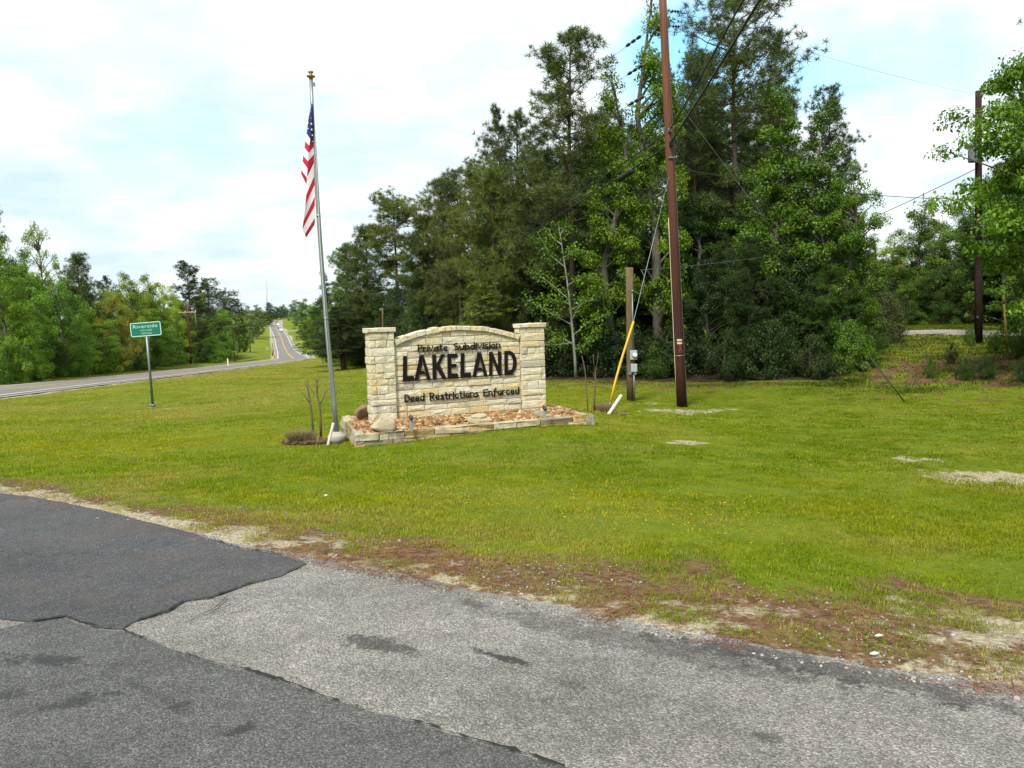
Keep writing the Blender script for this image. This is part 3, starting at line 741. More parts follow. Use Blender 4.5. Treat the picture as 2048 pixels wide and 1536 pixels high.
zs = courses(0, LZ(zB) - COP - .001, rs, .095, .165)
for za, zb in zip(zs[:-1], zs[1:]):
    for a, b in zip(*(lambda x: (x[:-1], x[1:]))(row(PW + .004, PR - .004, rs, .16, .52))):
        ta, tb = arch(a) - COP - .006, arch(b) - COP - .006; tm = arch((a + b) / 2) - COP - .006
        if max(ta, tb, tm) < za + .035: continue
        if min(ta, tb) >= zb: polys.append([(a, za), (b, za), (b, zb), (a, zb)])
        else:
            sa_, sb_ = a, b
            if ta < za + .01:
                for q in np.linspace(a, b, 40):
                    if arch(q) - COP - .006 > za + .012: sa_ = q; break
            if tb < za + .01:
                for q in np.linspace(b, a, 40):
                    if arch(q) - COP - .006 > za + .012: sb_ = q; break
            top = [(q, min(zb, arch(q) - COP - .006)) for q in np.linspace(sb_, sa_, 6)]
            polys.append([(sa_, za), (sb_, za)] + top)
stones_on(panel, polys, TH_, rs, (0, SETB + TH_, 0), 0, M['stone'])
# coping stones follow the arch
amax = math.asin(half / Rad); an = -amax; ang = [an]
while ang[-1] < amax - .03: ang.append(ang[-1] + rs.uniform(.09, .19) / Rad)
kk = (2 * amax) / (ang[-1] + amax); ang = [-amax + (q + amax) * kk for q in ang]
for a, b in zip(ang[:-1], ang[1:]):
    g = .002 / Rad; po = []
    r1 = Rad - COP + rs.uniform(-.006, .006); r2 = Rad + rs.uniform(-.01, .012)
    for r_, t in ((r1, a + g), (r1, b - g), (r2, b - g), (r2, a + g)): po.append((sm_ + r_ * math.sin(t), LZ(zB) - Rad + r_ * math.cos(t)))
    me = slab_mesh(po, .29, rs, .007); me.materials.append(M['stone']); ob('coping_stone', me, panel, (0, SETB - .045, 0))

# lettering: black cut metal on thin rails, standing off the stone
LY = SETB - .03
def sp(px, py): return sz(px, py)
def flat_to_solid(me, sx_, sy_, dep):
    """triangulated flat glyph in xy -> standing solid in x,z of depth dep"""
    import bmesh
    bm = bmesh.new(); bm.from_mesh(me); bmesh.ops.remove_doubles(bm, verts=bm.verts, dist=1e-5)
    ex = bmesh.ops.extrude_face_region(bm, geom=bm.faces[:])
    for g in ex['geom']:
        if isinstance(g, bmesh.types.BMVert): g.co.z += 1
    for v in bm.verts: x, y, z = v.co; v.co = (x * sx_, -z * dep, y * sy_)
    bmesh.ops.recalc_face_normals(bm, faces=bm.faces[:]); out = bpy.data.meshes.new('glyph'); bm.to_mesh(out); bm.free(); return out
def arc(cx_, cz_, rx, rz, a0, a1, n=9): return [(cx_ + rx * math.cos(R(t)), cz_ + rz * math.sin(R(t))) for t in np.linspace(a0, a1, n)]
XH = .66
def bowl(x=.22): return arc(x, XH / 2, .20, XH / 2 - .06, 0, 360, 14)
STROKES = {   # hand lettering: uniform strokes, lower case x-height .66
    'P': [[(0, 0), (.02, 1)], [(.02, .93)] + arc(.22, .70, .22, .23, 90, -90) + [(.01, .47)]], 'r': [[(0, 0), (.01, XH)], [(.0, .38), (.08, .56), (.2, .63), (.3, .6)]], 'i': [[(0, 0), (.05, .86)]],
    'v': [[(0, XH), (.19, .03), (.40, XH)]], 'a': [bowl(), [(.43, XH), (.42, .0)]], 't': [[(.13, .92), (.12, .12), (.2, .05), (.32, .07)], [(0, .63), (.30, .65)]],
    'e': [[(.03, .33), (.41, .39)] + arc(.22, XH / 2, .20, XH / 2 - .06, 15, 320, 12)], 'S': [arc(.21, .74, .19, .20, 40, 250, 9) + arc(.21, .29, .21, .24, 75, -150, 10)], 'u': [[(0, XH), (.01, .22)] + arc(.19, .22, .18, .17, 180, 330, 6), [(.42, XH), (.41, 0)]],
    'b': [[(0, 1), (.02, 0)], bowl(.24)], 'd': [bowl(), [(.45, 1), (.43, 0)]], 's': [arc(.17, .49, .14, .13, 40, 250, 8) + arc(.16, .20, .16, .15, 75, -150, 9)], 'o': [bowl()], 'n': [[(0, XH), (.01, 0)], [(.0, .38)] + arc(.2, .42, .19, .2, 160, 0, 8) + [(.40, 0)]],
    'D': [[(.02, 1), (0, 0)], [(.02, .95)] + arc(.10, .5, .42, .45, 80, -80, 12) + [(0, .05)]], 'R': [[(0, 0), (.02, 1)], [(.02, .93)] + arc(.22, .72, .22, .21, 90, -90) + [(.01, .50)], [(.2, .50), (.48, 0)]], 'c': [arc(.23, XH / 2, .21, XH / 2 - .05, 50, 315, 11)],
    'E': [[(.46, .94), (.02, .94), (.0, .06), (.46, .06)], [(0, .5), (.38, .52)]], 'f': [[(.36, .97), (.24, 1.0), (.15, .86), (.10, -.16)], [(0, .6), (.32, .63)]]}
def letter_mesh(ch, kx, H, wd, dep):
    mb = MB()
    for q, pl in enumerate(STROKES[ch]):
        P = [Vector((x * kx, z * H)) for x, z in pl]; n = len(P); Lf = []; Rg = []; closed = (P[0] - P[-1]).length < 1e-5
        for i_ in range(n):
            a = P[i_ - 1] if i_ else (P[-2] if closed else P[0]); b = P[i_ + 1] if i_ < n - 1 else (P[1] if closed else P[-1]); d = (b - a).normalized(); nn = Vector((-d.y, d.x)) * wd / 2
            ext = Vector((0, 0))
            if not closed and i_ == 0: ext = -d * wd * .35
            if not closed and i_ == n - 1: ext = d * wd * .35
            Lf.append(P[i_] + nn + ext); Rg.append(P[i_] - nn + ext)
        y0, y1 = -dep + q * .0007, q * .0005; V = []
        for l_, r2_ in zip(Lf, Rg): V += [(l_.x, y0, l_.y), (r2_.x, y0, r2_.y), (l_.x, y1, l_.y), (r2_.x, y1, r2_.y)]
        F = []
        for i_ in range(n - 1): k = 4 * i_; F += [(k, k + 1, k + 5, k + 4), (k + 2, k + 6, k + 7, k + 3), (k, k + 4, k + 6, k + 2), (k + 1, k + 3, k + 7, k + 5)]
        F += [(0, 2, 3, 1), (4 * n - 4, 4 * n - 3, 4 * n - 1, 4 * n - 2)]; mb.add(V, F)
    return mb.mesh('letter', M['black_metal'])
def text_line(text, p0, p1, hcap, rail_h, gap=.17):
    (sa_, za_), (sb_, zb_) = p0, p1; zb0 = (za_ + zb_) / 2; tot = 0; lay = []
    for ch in text:
        w_ = max(x for pl in STROKES[ch] for x, z in pl); lay.append((ch, tot)); tot += w_ + gap
    tot -= gap; wd = hcap * .165; k = (sb_ - sa_ - wd) / tot
    rail = ob('lettering_rail', MB().box((0, 0, 0), (sb_ - sa_, .012, rail_h)).mesh('lettering_rail', M['black_metal']), sign, ((sa_ + sb_) / 2, LY, LZ(zb0) + rail_h / 2))
    for ch, off in lay: ob('letter', letter_mesh(ch, k, hcap, wd, .014), rail, (-(sb_ - sa_) / 2 + wd / 2 + off * k, .008, rail_h * .3))
def words(line, py0, py1, x0, x1, hcap):
    za, zb = sp(x0, py0)[1], sp(x1, py1)[1]; zm = (za + zb) / 2
    for txt, a, b in line:
        text_line(txt, (along(660 + a / 3.4133, 750), zm), (along(660 + b / 3.4133, 750), zm), hcap, .009)
words([('Private', 610, 815), ('Subdivision', 857, 1176)], 704.5, 697, 839, 1005, .135)
words([('Deed', 505, 645), ('Restrictions', 678, 1015), ('Enforced', 1047, 1296)], 806, 788, 808, 1040, .138)
# big letters as polygons in a unit cell (w, 1)
def bigletter(ch):
    t = .27
    if ch == 'L': return .52, [[(0, 0), (.52, 0), (.52, .17), (.2, .17), (.24, 1), (.06, 1)]]
    if ch == 'A': return .74, [[(0, 0), (.17, 0), (.30, .36), (.38, .60), (.40, .80), (.28, 1)], [(.57, 0), (.74, 0), (.46, 1), (.28, 1), (.40, .80), (.44, .62)], [(.222, .22), (.512, .22), (.476, .36), (.27, .36)]]
    if ch == 'K': return .66, [[(0, 0), (.18, 0), (.20, 1), (.02, 1)], [(.17, .52), (.44, 1), (.64, 1), (.36, .56), (.66, 0), (.45, 0), (.18, .47)]]
    if ch == 'E': return .50, [[(0, 0), (.5, 0), (.49, .17), (.18, .17), (.185, .42), (.44, .42), (.44, .58), (.19, .58), (.195, .83), (.5, .83), (.5, 1), (.02, 1)]]
    if ch == 'N': return .60, [[(0, 0), (.15, 0), (.19, .62), (.19, 1), (.04, 1)], [(.19, 1), (.19, .62), (.44, 0), (.60, 0), (.44, .36)], [(.44, .36), (.60, 0), (.60, 1), (.45, 1)]]
    if ch == 'D':
        out = [(0, 0), (.28, 0)]; inn = [(.17, .16), (.27, .16)]
        for k in range(1, 10): q = -math.pi / 2 + math.pi * k / 10; out.append((.28 + .32 * math.cos(q), .5 + .5 * math.sin(q))); inn.append((.27 + .16 * math.cos(q), .5 + .34 * math.sin(q)))
        out += [(.28, 1), (.03, 1)]; inn += [(.27, .84), (.19, .84)]
        return .60, ['ring', out, inn]
def big_mesh(ch, W, H, dep):
    w0, po = bigletter(ch); mb = MB(); sx_ = W / w0
    def c(p, y): return (p[0] * sx_, y, p[1] * H)
    if po[0] == 'ring':
        o, i_ = po[1], po[2]; n = len(o); V = [c(p, -dep) for p in o] + [c(p, -dep) for p in i_] + [c(p, 0) for p in o] + [c(p, 0) for p in i_]; F = []
        for k in range(n):
            q = (k + 1) % n; F += [(k, q, n + q, n + k), (2 * n + q, 2 * n + k, 3 * n + k, 3 * n + q), (q, k, 2 * n + k, 2 * n + q), (n + k, n + q, 3 * n + q, 3 * n + k)]
        mb.add(V, F)
    else:
        for j, p in enumerate(po):
            n = len(p); d2 = dep - j * .0006; V = [c(q, -d2) for q in p] + [c(q, j * .0004) for q in p]
            mb.add(V, [tuple(range(n)), tuple(range(2 * n - 1, n - 1, -1))] + [((k + 1) % n, k, n + k, n + (k + 1) % n) for k in range(n)])
    return mb.mesh('letter', M['black_metal'])
q0 = sp(806, 763); q1 = sp(1031, 750); zb0 = (q0[1] + q1[1]) / 2; ztop = (sp(812, 713)[1] + sp(1020, 704)[1]) / 2
rail = ob('lettering_rail', MB().box((0, 0, 0), (q1[0] - q0[0], .012, .02)).mesh('lettering_rail', M['black_metal']), sign, ((q0[0] + q1[0]) / 2, LY, LZ(zb0) + .01))
for ch, xa, xb in [('L', 500, 577), ('A', 580, 690), ('K', 705, 800), ('E', 808, 880), ('L', 895, 968), ('A', 978, 1080), ('N', 1092, 1178), ('D', 1197, 1283)]:
    a = along(660 + xa / 3.413, 750); b = along(660 + xb / 3.413, 745)
    ob('letter', big_mesh(ch, b - a, ztop - zb0, .009), rail, (a - (q0[0] + q1[0]) / 2, .012, .004))

# ------------------------------------------------------------------ planter: edging stones, gravel, boulders, spotlights
planter = thing('planter_edging', 'low two-course limestone edging around the gravel bed of the sign', 'planter', (PFL[0], PFL[1], -.55))
O3 = Vector((PFL[0], PFL[1], -.55))
def ztop_p(x, y):  # top of the edging / gravel level
    q = np.array([x, y]) - PFL[:2]; b = float(q @ BX); return -.32 + .04 * max(0, min(b, 2.6))
def edge_run(A, B, rs, lens, zoffA, zoffB, stack, thick=.17):
    A = np.array(A[:2]); B = np.array(B[:2]); L = np.linalg.norm(B - A); d = (B - A) / L; ang_ = math.atan2(d[1], d[0])
    for (ca, cb, t0, t1, jitter) in stack:
        xs = [0]
        while xs[-1] < L - .15: xs.append(xs[-1] + rs.uniform(*lens))
        xs = [q * L / xs[-1] for q in xs]
        for a, b in zip(xs[:-1], xs[1:]):
            pa = A + d * a; za = zoffA + (zoffB - zoffA) * (a / L); zb_ = zoffA + (zoffB - zoffA) * (b / L)
            po = [(0, ca + za), (b - a - .012, ca + zb_), (b - a - .012, cb + zb_ + rs.uniform(-.012, .012)), (0, cb + za + rs.uniform(-.012, .012))]
            me = slab_mesh(po, thick + rs.uniform(-.02, .02), rs, .026); me.materials.append(M['edging'])
            o = ob('edging_stone', me, planter, (pa[0] - O3.x, pa[1] - O3.y, -O3.z + (rs.uniform(-.004, .004)))); o.rotation_euler = (0, 0, ang_ + rs.uniform(-.012, .012)); o.location.x += -d[1] * jitter * 0
rs = random.Random(31)
zFL = ztop_p(*PFL[:2]); zFR = ztop_p(*PFR[:2]) ; zBL = ztop_p(*PBL[:2]); zBR = ztop_p(*PBR[:2])
ST = [(-.115, 0, 0, 0, 0), (-.34, -.122, 0, 0, 0)]
edge_run(PFL, PFR, rs, (.4, .75), zFL, zFR, ST)
edge_run(PFR, PBR, rs, (.4, .8), zFR, zBR, ST)
edge_run(PBR, PBL, rs, (.4, .8), zBR, zBL, ST)
edge_run(PBL, PFL, rs, (.5, .8), zBL, zFL, [(-.16, .01, 0, 0, 0), (-.40, -.165, 0, 0, 0)])
def rock_proto(seed):
    t = (1 + 5 ** .5) / 2; V = np.array([(-1, t, 0), (1, t, 0), (-1, -t, 0), (1, -t, 0), (0, -1, t), (0, 1, t), (0, -1, -t), (0, 1, -t), (t, 0, -1), (t, 0, 1), (-t, 0, -1), (-t, 0, 1)]) / 1.9
    F = np.array([(0, 11, 5), (0, 5, 1), (0, 1, 7), (0, 7, 10), (0, 10, 11), (1, 5, 9), (5, 11, 4), (11, 10, 2), (10, 7, 6), (7, 1, 8), (3, 9, 4), (3, 4, 2), (3, 2, 6), (3, 6, 8), (3, 8, 9), (4, 9, 5), (2, 4, 11), (6, 2, 10), (8, 6, 7), (9, 8, 1)])
    g = np.random.default_rng(seed); return V * (1 + g.normal(0, .18, (12, 1))), F
ROCKS = [rock_proto(i) for i in range(8)]
def scatter_rocks(name, X, Y, Z, S, C, material, label=None, flat=.6, parent=None):
    Vs = []; Fs = []; Cs = []; o = 0; g = np.random.default_rng(5)
    for i in range(len(X)):
        V, F = ROCKS[i % 8]; a = g.uniform(0, 6.28); ca, sa_ = math.cos(a), math.sin(a); sc = np.array([g.uniform(.7, 1.3), g.uniform(.7, 1.3), flat * g.uniform(.7, 1.3)]) * S[i]
        v = V * sc; v = np.stack([v[:, 0] * ca - v[:, 1] * sa_, v[:, 0] * sa_ + v[:, 1] * ca, v[:, 2] + v[:, 0] * g.uniform(-.4, .4)], 1) + (X[i], Y[i], Z[i])
        Vs.append(v); Fs.append(F + o); Cs.append(np.repeat(C[i][None], 12, 0)); o += 12
    me = mesh_np(name, np.concatenate(Vs), np.concatenate(Fs), [material], False, col=np.concatenate(Cs))
    return ob(name, me, parent, kind='stuff', label=label)
g = np.random.default_rng(3)
def quad_pts(n, inset=.16):
    u = g.uniform(.02, .98, n); v = g.uniform(.05, .97, n); A, B, C_, D = (np.array(q) for q in PL4)
    return ((1 - u) * (1 - v))[:, None] * A + (u * (1 - v))[:, None] * B + (u * v)[:, None] * C_ + ((1 - u) * v)[:, None] * D
gpt = quad_pts(7600); zz = np.array([ztop_p(*q) for q in gpt]); bb = (gpt - PFL[:2]) @ BX
zz += -.05 + .09 * np.exp(-((bb - .8) / .4) ** 2) + (vnoise(gpt[:, 0], gpt[:, 1], 3, 4) - .5) * .06
pal = np.array([(.25, .125, .05), (.31, .17, .07), (.18, .09, .04), (.36, .22, .10), (.46, .36, .21), (.27, .17, .09), (.55, .48, .34), (.13, .07, .04), (.40, .27, .12)])
pc = pal[g.choice(len(pal), len(gpt), p=[.2, .2, .13, .14, .08, .1, .035, .07, .045])] * g.uniform(.75, 1.15, (len(gpt), 1))
ss = np.where(g.random(len(gpt)) < .04, g.uniform(.05, .085, len(gpt)), g.uniform(.02, .042, len(gpt)))
scatter_rocks('gravel', gpt[:, 0], gpt[:, 1], zz, ss, pc, M['gravel'], 'red brown river gravel filling the planter')
# soil under the gravel
nq = 12; V = []; F = []
A, B, C_, D = (np.array(q) for q in PL4)
for j in range(nq + 1):
    for i in range(nq + 1):
        u, v = .02 + .96 * i / nq, .04 + .92 * j / nq; q = A * (1 - u) * (1 - v) + B * u * (1 - v) + C_ * u * v + D * (1 - u) * v
        b_ = float((q - PFL[:2]) @ BX); V.append((q[0], q[1], ztop_p(*q) - .075 + .09 * math.exp(-((b_ - .8) / .4) ** 2)))
for j in range(nq):
    for i in range(nq): a = j * (nq + 1) + i; F.append((a, a + 1, a + nq + 2, a + nq + 1))
me = bpy.data.meshes.new('planter_soil'); me.from_pydata(V, [], F); me.materials.append(simple('planter_soil', (.16, .08, .04), .95, var=.3)); me.update(); ob('planter_soil', me, kind='structure')

def boulder(name, px, py, Y, size, seed, material, label, flat=.6, rz=0):
    import bmesh
    bm = bmesh.new(); rr_ = random.Random(seed)
    for _ in range(22):
        v = Vector((rr_.gauss(0, 1), rr_.gauss(0, 1), rr_.gauss(0, 1))).normalized(); bm.verts.new((v.x * size[0], v.y * size[1], v.z * size[2]))
    r_ = bmesh.ops.convex_hull(bm, input=bm.verts[:]); bmesh.ops.delete(bm, geom=[q for q in r_['geom_interior'] if isinstance(q, bmesh.types.BMVert)], context='VERTS')
    bmesh.ops.bevel(bm, geom=bm.edges[:], offset=min(size) * .07, segments=1, affect='EDGES')
    me = bpy.data.meshes.new(name); bm.to_mesh(me); bm.free(); me.materials.append(material)
    p = atY(px, py, Y); o = ob(name, me, None, (p[0], p[1], p[2]), label, 'boulder', 'boulders in the gravel bed'); o.rotation_euler = (0, 0, rz); return o
boulder('boulder', 766, 850, 14.05, (.25, .17, .17), 12, M['boulder'], 'pale jagged boulder in the gravel below the left pillar', rz=.3)
boulder('boulder', 728, 824, 15.35, (.20, .16, .15), 5, M['boulder_brown'], 'brown square boulder at the back left corner of the gravel bed', rz=.5)
boulder('boulder', 1079, 829, 15.55, (.15, .14, .09), 9, M['boulder_grey'], 'grey boulder in the gravel at the foot of the right pillar', rz=.2)
# layered flat slab
sl = thing('boulder', 'flat layered tan flagstones lying on the gravel under the centre lettering', 'boulder', tuple(atY(958, 838, 14.75)), .35, 'boulders in the gravel bed')
for k, (dx, dy, dz, sx_, sy_, hh, rz_) in enumerate([(.0, 0, -.01, .52, .34, .06, 0), (.0, .02, .045, .36, .26, .05, .3)]):
    rs2 = random.Random(k + 3); pts_ = [(sx_ / 2 * math.cos(t) * rs2.uniform(.85, 1.1), sy_ / 2 * math.sin(t) * rs2.uniform(.85, 1.1)) for t in (0.15, 1.2, 2.5, 3.4, 4.5, 5.5)]
    V = [(x, y, -hh / 2) for x, y in pts_] + [(x * .96, y * .96, hh / 2) for x, y in pts_]; n = 6
    mb = MB().add(V, [tuple(range(n - 1, -1, -1)), tuple(range(n, 2 * n))] + [(i_, (i_ + 1) % n, n + (i_ + 1) % n, n + i_) for i_ in range(n)])
    o = ob('flagstone', mb.mesh('flagstone', M['boulder']), sl, (dx, dy, dz)); o.rotation_euler = (.22, .05 * (-1) ** k, rz_)
for px, py, Y, lab in [(823, 857, 13.95, 'small bullet spotlight on a grey post in the gravel near the left pillar'), (1090, 836, 15.2, 'small bullet spotlight on a grey post in the gravel before the right pillar')]:
    p = atY(px, py, Y); s_ = thing('spotlight', lab, 'spotlight', tuple(p), YAW, 'spotlights in the gravel bed')
    ob('post', MB().box((0, 0, .055), (.055, .045, .17), bev=.006).mesh('post', M['stake']), s_)
    ob('bracket', MB().tube([(0, 0, .13), (0, 0, .17)], .013, 8).mesh('bracket', M['lamp_grey']), s_)
    ob('lamp_head', MB().tube([(0, -.05, .165), (0, -.02, .18), (0, .03, .20), (0, .045, .207)], [.022, .038, .040, .036], 12).mesh('lamp_head', M['lamp_grey']), s_)

# ------------------------------------------------------------------ flagpole and flag
FY = 14.5
fb = atY(674, 868, FY); ft = atY(622, 158, FY)
fp = thing('flagpole', 'tall grey metal flagpole with dull gold finial beside the stone sign', 'flagpole', tuple(fb))
def rel(p, base): return tuple(float(a - b) for a, b in zip(p, base))
pt = Vector(rel(ft, fb)); bow = lambda t: pt * t + Vector((-.05 * math.sin(math.pi * t), 0, 0))
ob('pole', MB().tube([bow(t) for t in np.linspace(0, 1, 12)], list(np.linspace(.046, .032, 12)), 12).mesh('pole', M['alu']), fp)
for t in (.33, .62):
    c = bow(t); ob('joint_collar', MB().tube([c, bow(t + .008)], .046 - .012 * t, 12).mesh('joint_collar', M['alu']), fp)
ob('finial', MB().lathe([(.034, -.01), (.036, .02), (.07, .035), (.078, .047), (.06, .058), (.03, .07), (.025, .09), (.05, .115), (.045, .13), (.01, .135)], tuple(pt), 16).mesh('finial', M['gold']), fp)
c = pt * .985; ob('pulley', MB().box((c.x + .045, c.y, c.z), (.04, .03, .07), bev=.008).mesh('pulley', M['galv']), fp)
hal = [rel(atY(627, 172, FY - .05), fb), rel(atY(633, 330, FY - .05), fb), rel(atY(640, 480, FY - .06), fb), rel(atY(651, 640, FY - .06), fb), rel(atY(664, 800, FY - .05), fb)]
ob('halyard', MB().tube(hal, .005, 5).mesh('halyard', M['white_plastic']), fp)
ob('footing', MB().lathe([(.165, -.16), (.17, -.03), (.155, -.012), (.12, -.005), (.105, .025), (.06, .045)], (0, 0, 0), 20).mesh('footing', M['concrete']), fp)
# flag: hanging folds.  Outline points are (x, y) on the crop, third value = depth of the fold in metres
def fpnt(X, Y, d): return Vector(atY(560 + X / 4.15, 130 + Y / 4.15, FY - .04 + d))
flag = thing('flag', 'stars and stripes flag hanging limp in folds from the flagpole', 'flag', tuple(fpnt(275, 320, 0)), group=None)
FO = Vector(flag.location)
R_, W_, B_ = 0, 1, 2
FL = {}
def P_(k, X, Y, d): FL[k] = (X, Y, d)
# left edge flap (l*), crease (c*), right edge (r*)
for k, v in dict(t0=(262, 315, .0), t1=(274, 330, .0), bl1=(245, 400, .02), bl2=(235, 445, .04), bl3=(220, 570, .07), bm1=(262, 400, -.02), bm2=(262, 470, -.05), bm3=(250, 615, -.07), br1=(281, 440, .0), br2=(284, 560, .0), br3=(273, 662, -.01),
    l1=(208, 632, .08), l2=(204, 686, .09), l3=(192, 750, .09), l4=(187, 800, .09), l5=(174, 868, .10), l6=(176, 905, .10), lt=(218, 992, .04),
    c1=(243, 668, -.07), c2=(237, 732, -.07), c3=(231, 800, -.06), c4=(229, 860, -.06), c5=(222, 935, -.05), c6=(220, 985, -.04),
    r1=(278, 680, .0), r2=(286, 735, .01), r3=(289, 795, .02), r4=(291, 905, .03), r5=(291, 985, .03), r6=(291, 1085, .02), r7=(291, 1165, .02), r8=(293, 1262, .03), r9=(291, 1322, .04),
    e1=(215, 1085, -.06), e2=(209, 1170, -.07), e3=(192, 1302, -.05), e4=(182, 1372, -.04), e5=(205, 1408, -.01), e6=(213, 1442, .02)).items(): FL[k] = v
flf = [('t0 bl1 bm1 t1', B_), ('t1 bm1 br1', B_), ('bl1 bl2 bm2 bm1', B_), ('bm1 bm2 br2 br1', B_), ('bl2 bl3 bm3 bm2', B_), ('bm2 bm3 br3 br2', B_),
    ('bl3 l1 c1 bm3', W_), ('bm3 c1 br3', R_), ('l1 l2 c2 c1', R_), ('c1 c2 r1 br3', R_), ('l2 l3 c3 c2', W_), ('c2 c3 r2 r1', W_), ('l3 l4 c4 c3', R_), ('c3 c4 r3 r2', R_),
    ('l4 l5 c5 c4', W_), ('c4 c5 r3', R_), ('l5 l6 lt c5', R_), ('c5 lt c6', R_), ('c5 c6 e1 r4 r3', W_), ('e1 e2 r5 r4', R_), ('e2 e3 r6 r5', W_), ('e3 e4 r7 r6', R_), ('e4 e5 r8 r7', W_), ('e5 e6 r9 r8', R_)]
import bmesh
bm = bmesh.new(); fv = {k: bm.verts.new(fpnt(*v) - FO) for k, v in FL.items()}
for ks, mi_ in flf:
    f = bm.faces.new([fv[k] for k in ks.split()]); f.material_index = mi_
# hidden folds behind: a shorter rear layer
bk = [[bm.verts.new(fpnt(X, Y, d) - FO) for X, Y, d in row_] for row_ in [((270, 330, .02), (250, 420, .12), (235, 470, .16)), ((283, 560, .02), (255, 640, .15), (228, 640, .20)), ((290, 800, .05), (258, 850, .16), (205, 800, .20)), ((290, 1000, .06), (260, 1040, .15), (222, 990, .16)), ((290, 1180, .06), (265, 1220, .12), (225, 1180, .12))]]
for i in range(4):
    for k in range(2):
        f = bm.faces.new((bk[i][k], bk[i][k + 1], bk[i + 1][k + 1], bk[i + 1][k])); f.material_index = (B_, R_, W_, R_)[i]
bmesh.ops.recalc_face_normals(bm, faces=bm.faces[:])
fm = bpy.data.meshes.new('cloth'); bm.to_mesh(fm); bm.free()
for q in ('flag_red', 'flag_white', 'flag_blue'): fm.materials.append(M[q])
cloth = ob('cloth', fm, flag)
sb_ = cloth.modifiers.new('fold', 'SUBSURF'); sb_.subdivision_type = 'SIMPLE'; sb_.levels = sb_.render_levels = 2
sm2 = cloth.modifiers.new('soft', 'SMOOTH'); sm2.iterations = 2; sm2.factor = .35
so2 = cloth.modifiers.new('thick', 'SOLIDIFY'); so2.thickness = .004
mb = MB()
for X, Y, d, r_ in [(262, 340, -.03, 3.4), (255, 385, -.03, 3), (257, 441, -.05, 4), (233, 483, .03, 8), (260, 488, -.07, 10.5), (232, 528, .03, 8), (263, 535, -.08, 10.5), (268, 582, -.07, 8.5), (270, 634, -.06, 5)]:
    pts_ = []
    for k in range(10):
        q = r_ * (1 if k % 2 == 0 else .45); t = math.pi / 2 + k * math.pi / 5; pts_.append(fpnt(X + q * math.cos(t) * .85, Y - q * math.sin(t), d - .03) - FO)
    n_ = len(pts_); back = [p + Vector((0, .004, 0)) for p in pts_]
    mb.add(pts_ + back, [tuple(range(n_)), tuple(range(2 * n_ - 1, n_ - 1, -1))] + [((i + 1) % n_, i, n_ + i, n_ + (i + 1) % n_) for i in range(n_)])
ob('stars', mb.mesh('stars', M['flag_white']), flag)

# ------------------------------------------------------------------ red-brown utility pole
UY = 24.5
ub = atY(1364, 817, UY); ut = atY(1322, -60, UY); ub[2] -= .1
up_ = thing('utility_pole', 'tall red brown wooden utility pole on the lawn right of the sign', 'utility pole', tuple(ub))
uax = Vector(rel(ut, ub))
def ur(z): return .155 - .05 * z / uax.z
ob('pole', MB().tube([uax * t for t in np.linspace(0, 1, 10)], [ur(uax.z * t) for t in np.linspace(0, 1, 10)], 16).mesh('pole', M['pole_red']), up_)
def upt(py, dx=0, dy=0):    # point on the pole's axis at the height seen in row py
    x = 1364 + (1322 - 1364) * (817 - py) / 877; q = Vector(rel(atY(x, py, UY), ub)); t = q.z / uax.z; return uax * t + Vector((dx, dy, 0))
for py in (680, 686):
    c = upt(py); rr_ = ur(c.z); pts_ = [(c.x + rr_ * 1.03 * math.sin(t), c.y - rr_ * 1.03 * math.cos(t)) for t in np.linspace(-.55, .5, 6)]
    V = [(x, y, c.z - .03) for x, y in pts_] + [(x, y, c.z + .03) for x, y in pts_] + [(x * 1.0, y + .012, c.z - .03) for x, y in pts_] + [(x, y + .012, c.z + .03) for x, y in pts_]
    F = [(i, i + 1, 7 + i, 6 + i) for i in range(5)] + [(6 + i, 7 + i, 19 + i, 18 + i) for i in range(5)] + [(12 + i, 13 + i, 1 + i, i) for i in range(5)]
    ob('tag_strip', MB().add(V, F).mesh('tag_strip', M['band']), up_)
c = upt(711); ob('wire_band', MB().tube([c - uax.normalized() * .012, c + uax.normalized() * .012], ur(c.z) + .006, 16).mesh('wire_band', M['galv']), up_)
mk = MB()
for dz, dx, tilt in [(.14, -.01, .1), (.1, .03, -.3), (.04, .0, .2), (-.02, .05, .1), (.0, -.03, .0)]:
    c = upt(698); t = math.asin(max(-1, min(1, dx / ur(c.z)))); rot = Matrix.Rotation(t, 3, 'Z') @ Matrix.Rotation(tilt, 3, 'Y')
    mk.box((c.x + ur(c.z) * math.sin(t) * 1.0, c.y - ur(c.z) * math.cos(t), c.z + dz - .05), (.018, .008, .11), rot)
ob('painted_mark', mk.mesh('painted_mark', M['red_mark']), up_)
side = Vector((.165, -.02, 0))
ob('ground_wire', MB().tube([uax * t + Vector((ur(uax.z * t) + .006, -.02, 0)) for t in np.linspace(0, .97, 12)], .008, 6).mesh('ground_wire', M['grey_cable']), up_)
lw = [uax * t + Vector((-ur(uax.z * t) - .004, -.03, 0)) for t in np.linspace(.05, .45, 8)]
ob('ground_moulding', MB().tube(lw, .011, 6).mesh('ground_moulding', M['band']), up_)
def clampbox(py, nm, size, dx, m_): c = upt(py); ob(nm, MB().box((c.x + dx, c.y - ur(c.z) - size[1] / 2, c.z), size, bev=.01).mesh(nm, M[m_]), up_)
clampbox(289, 'cable_clamp', (.14, .10, .16), .04, 'black_rubber'); clampbox(263, 'bracket', (.10, .07, .10), 0, 'galv'); clampbox(317, 'bolt_bracket', (.26, .05, .05), .05, 'galv')
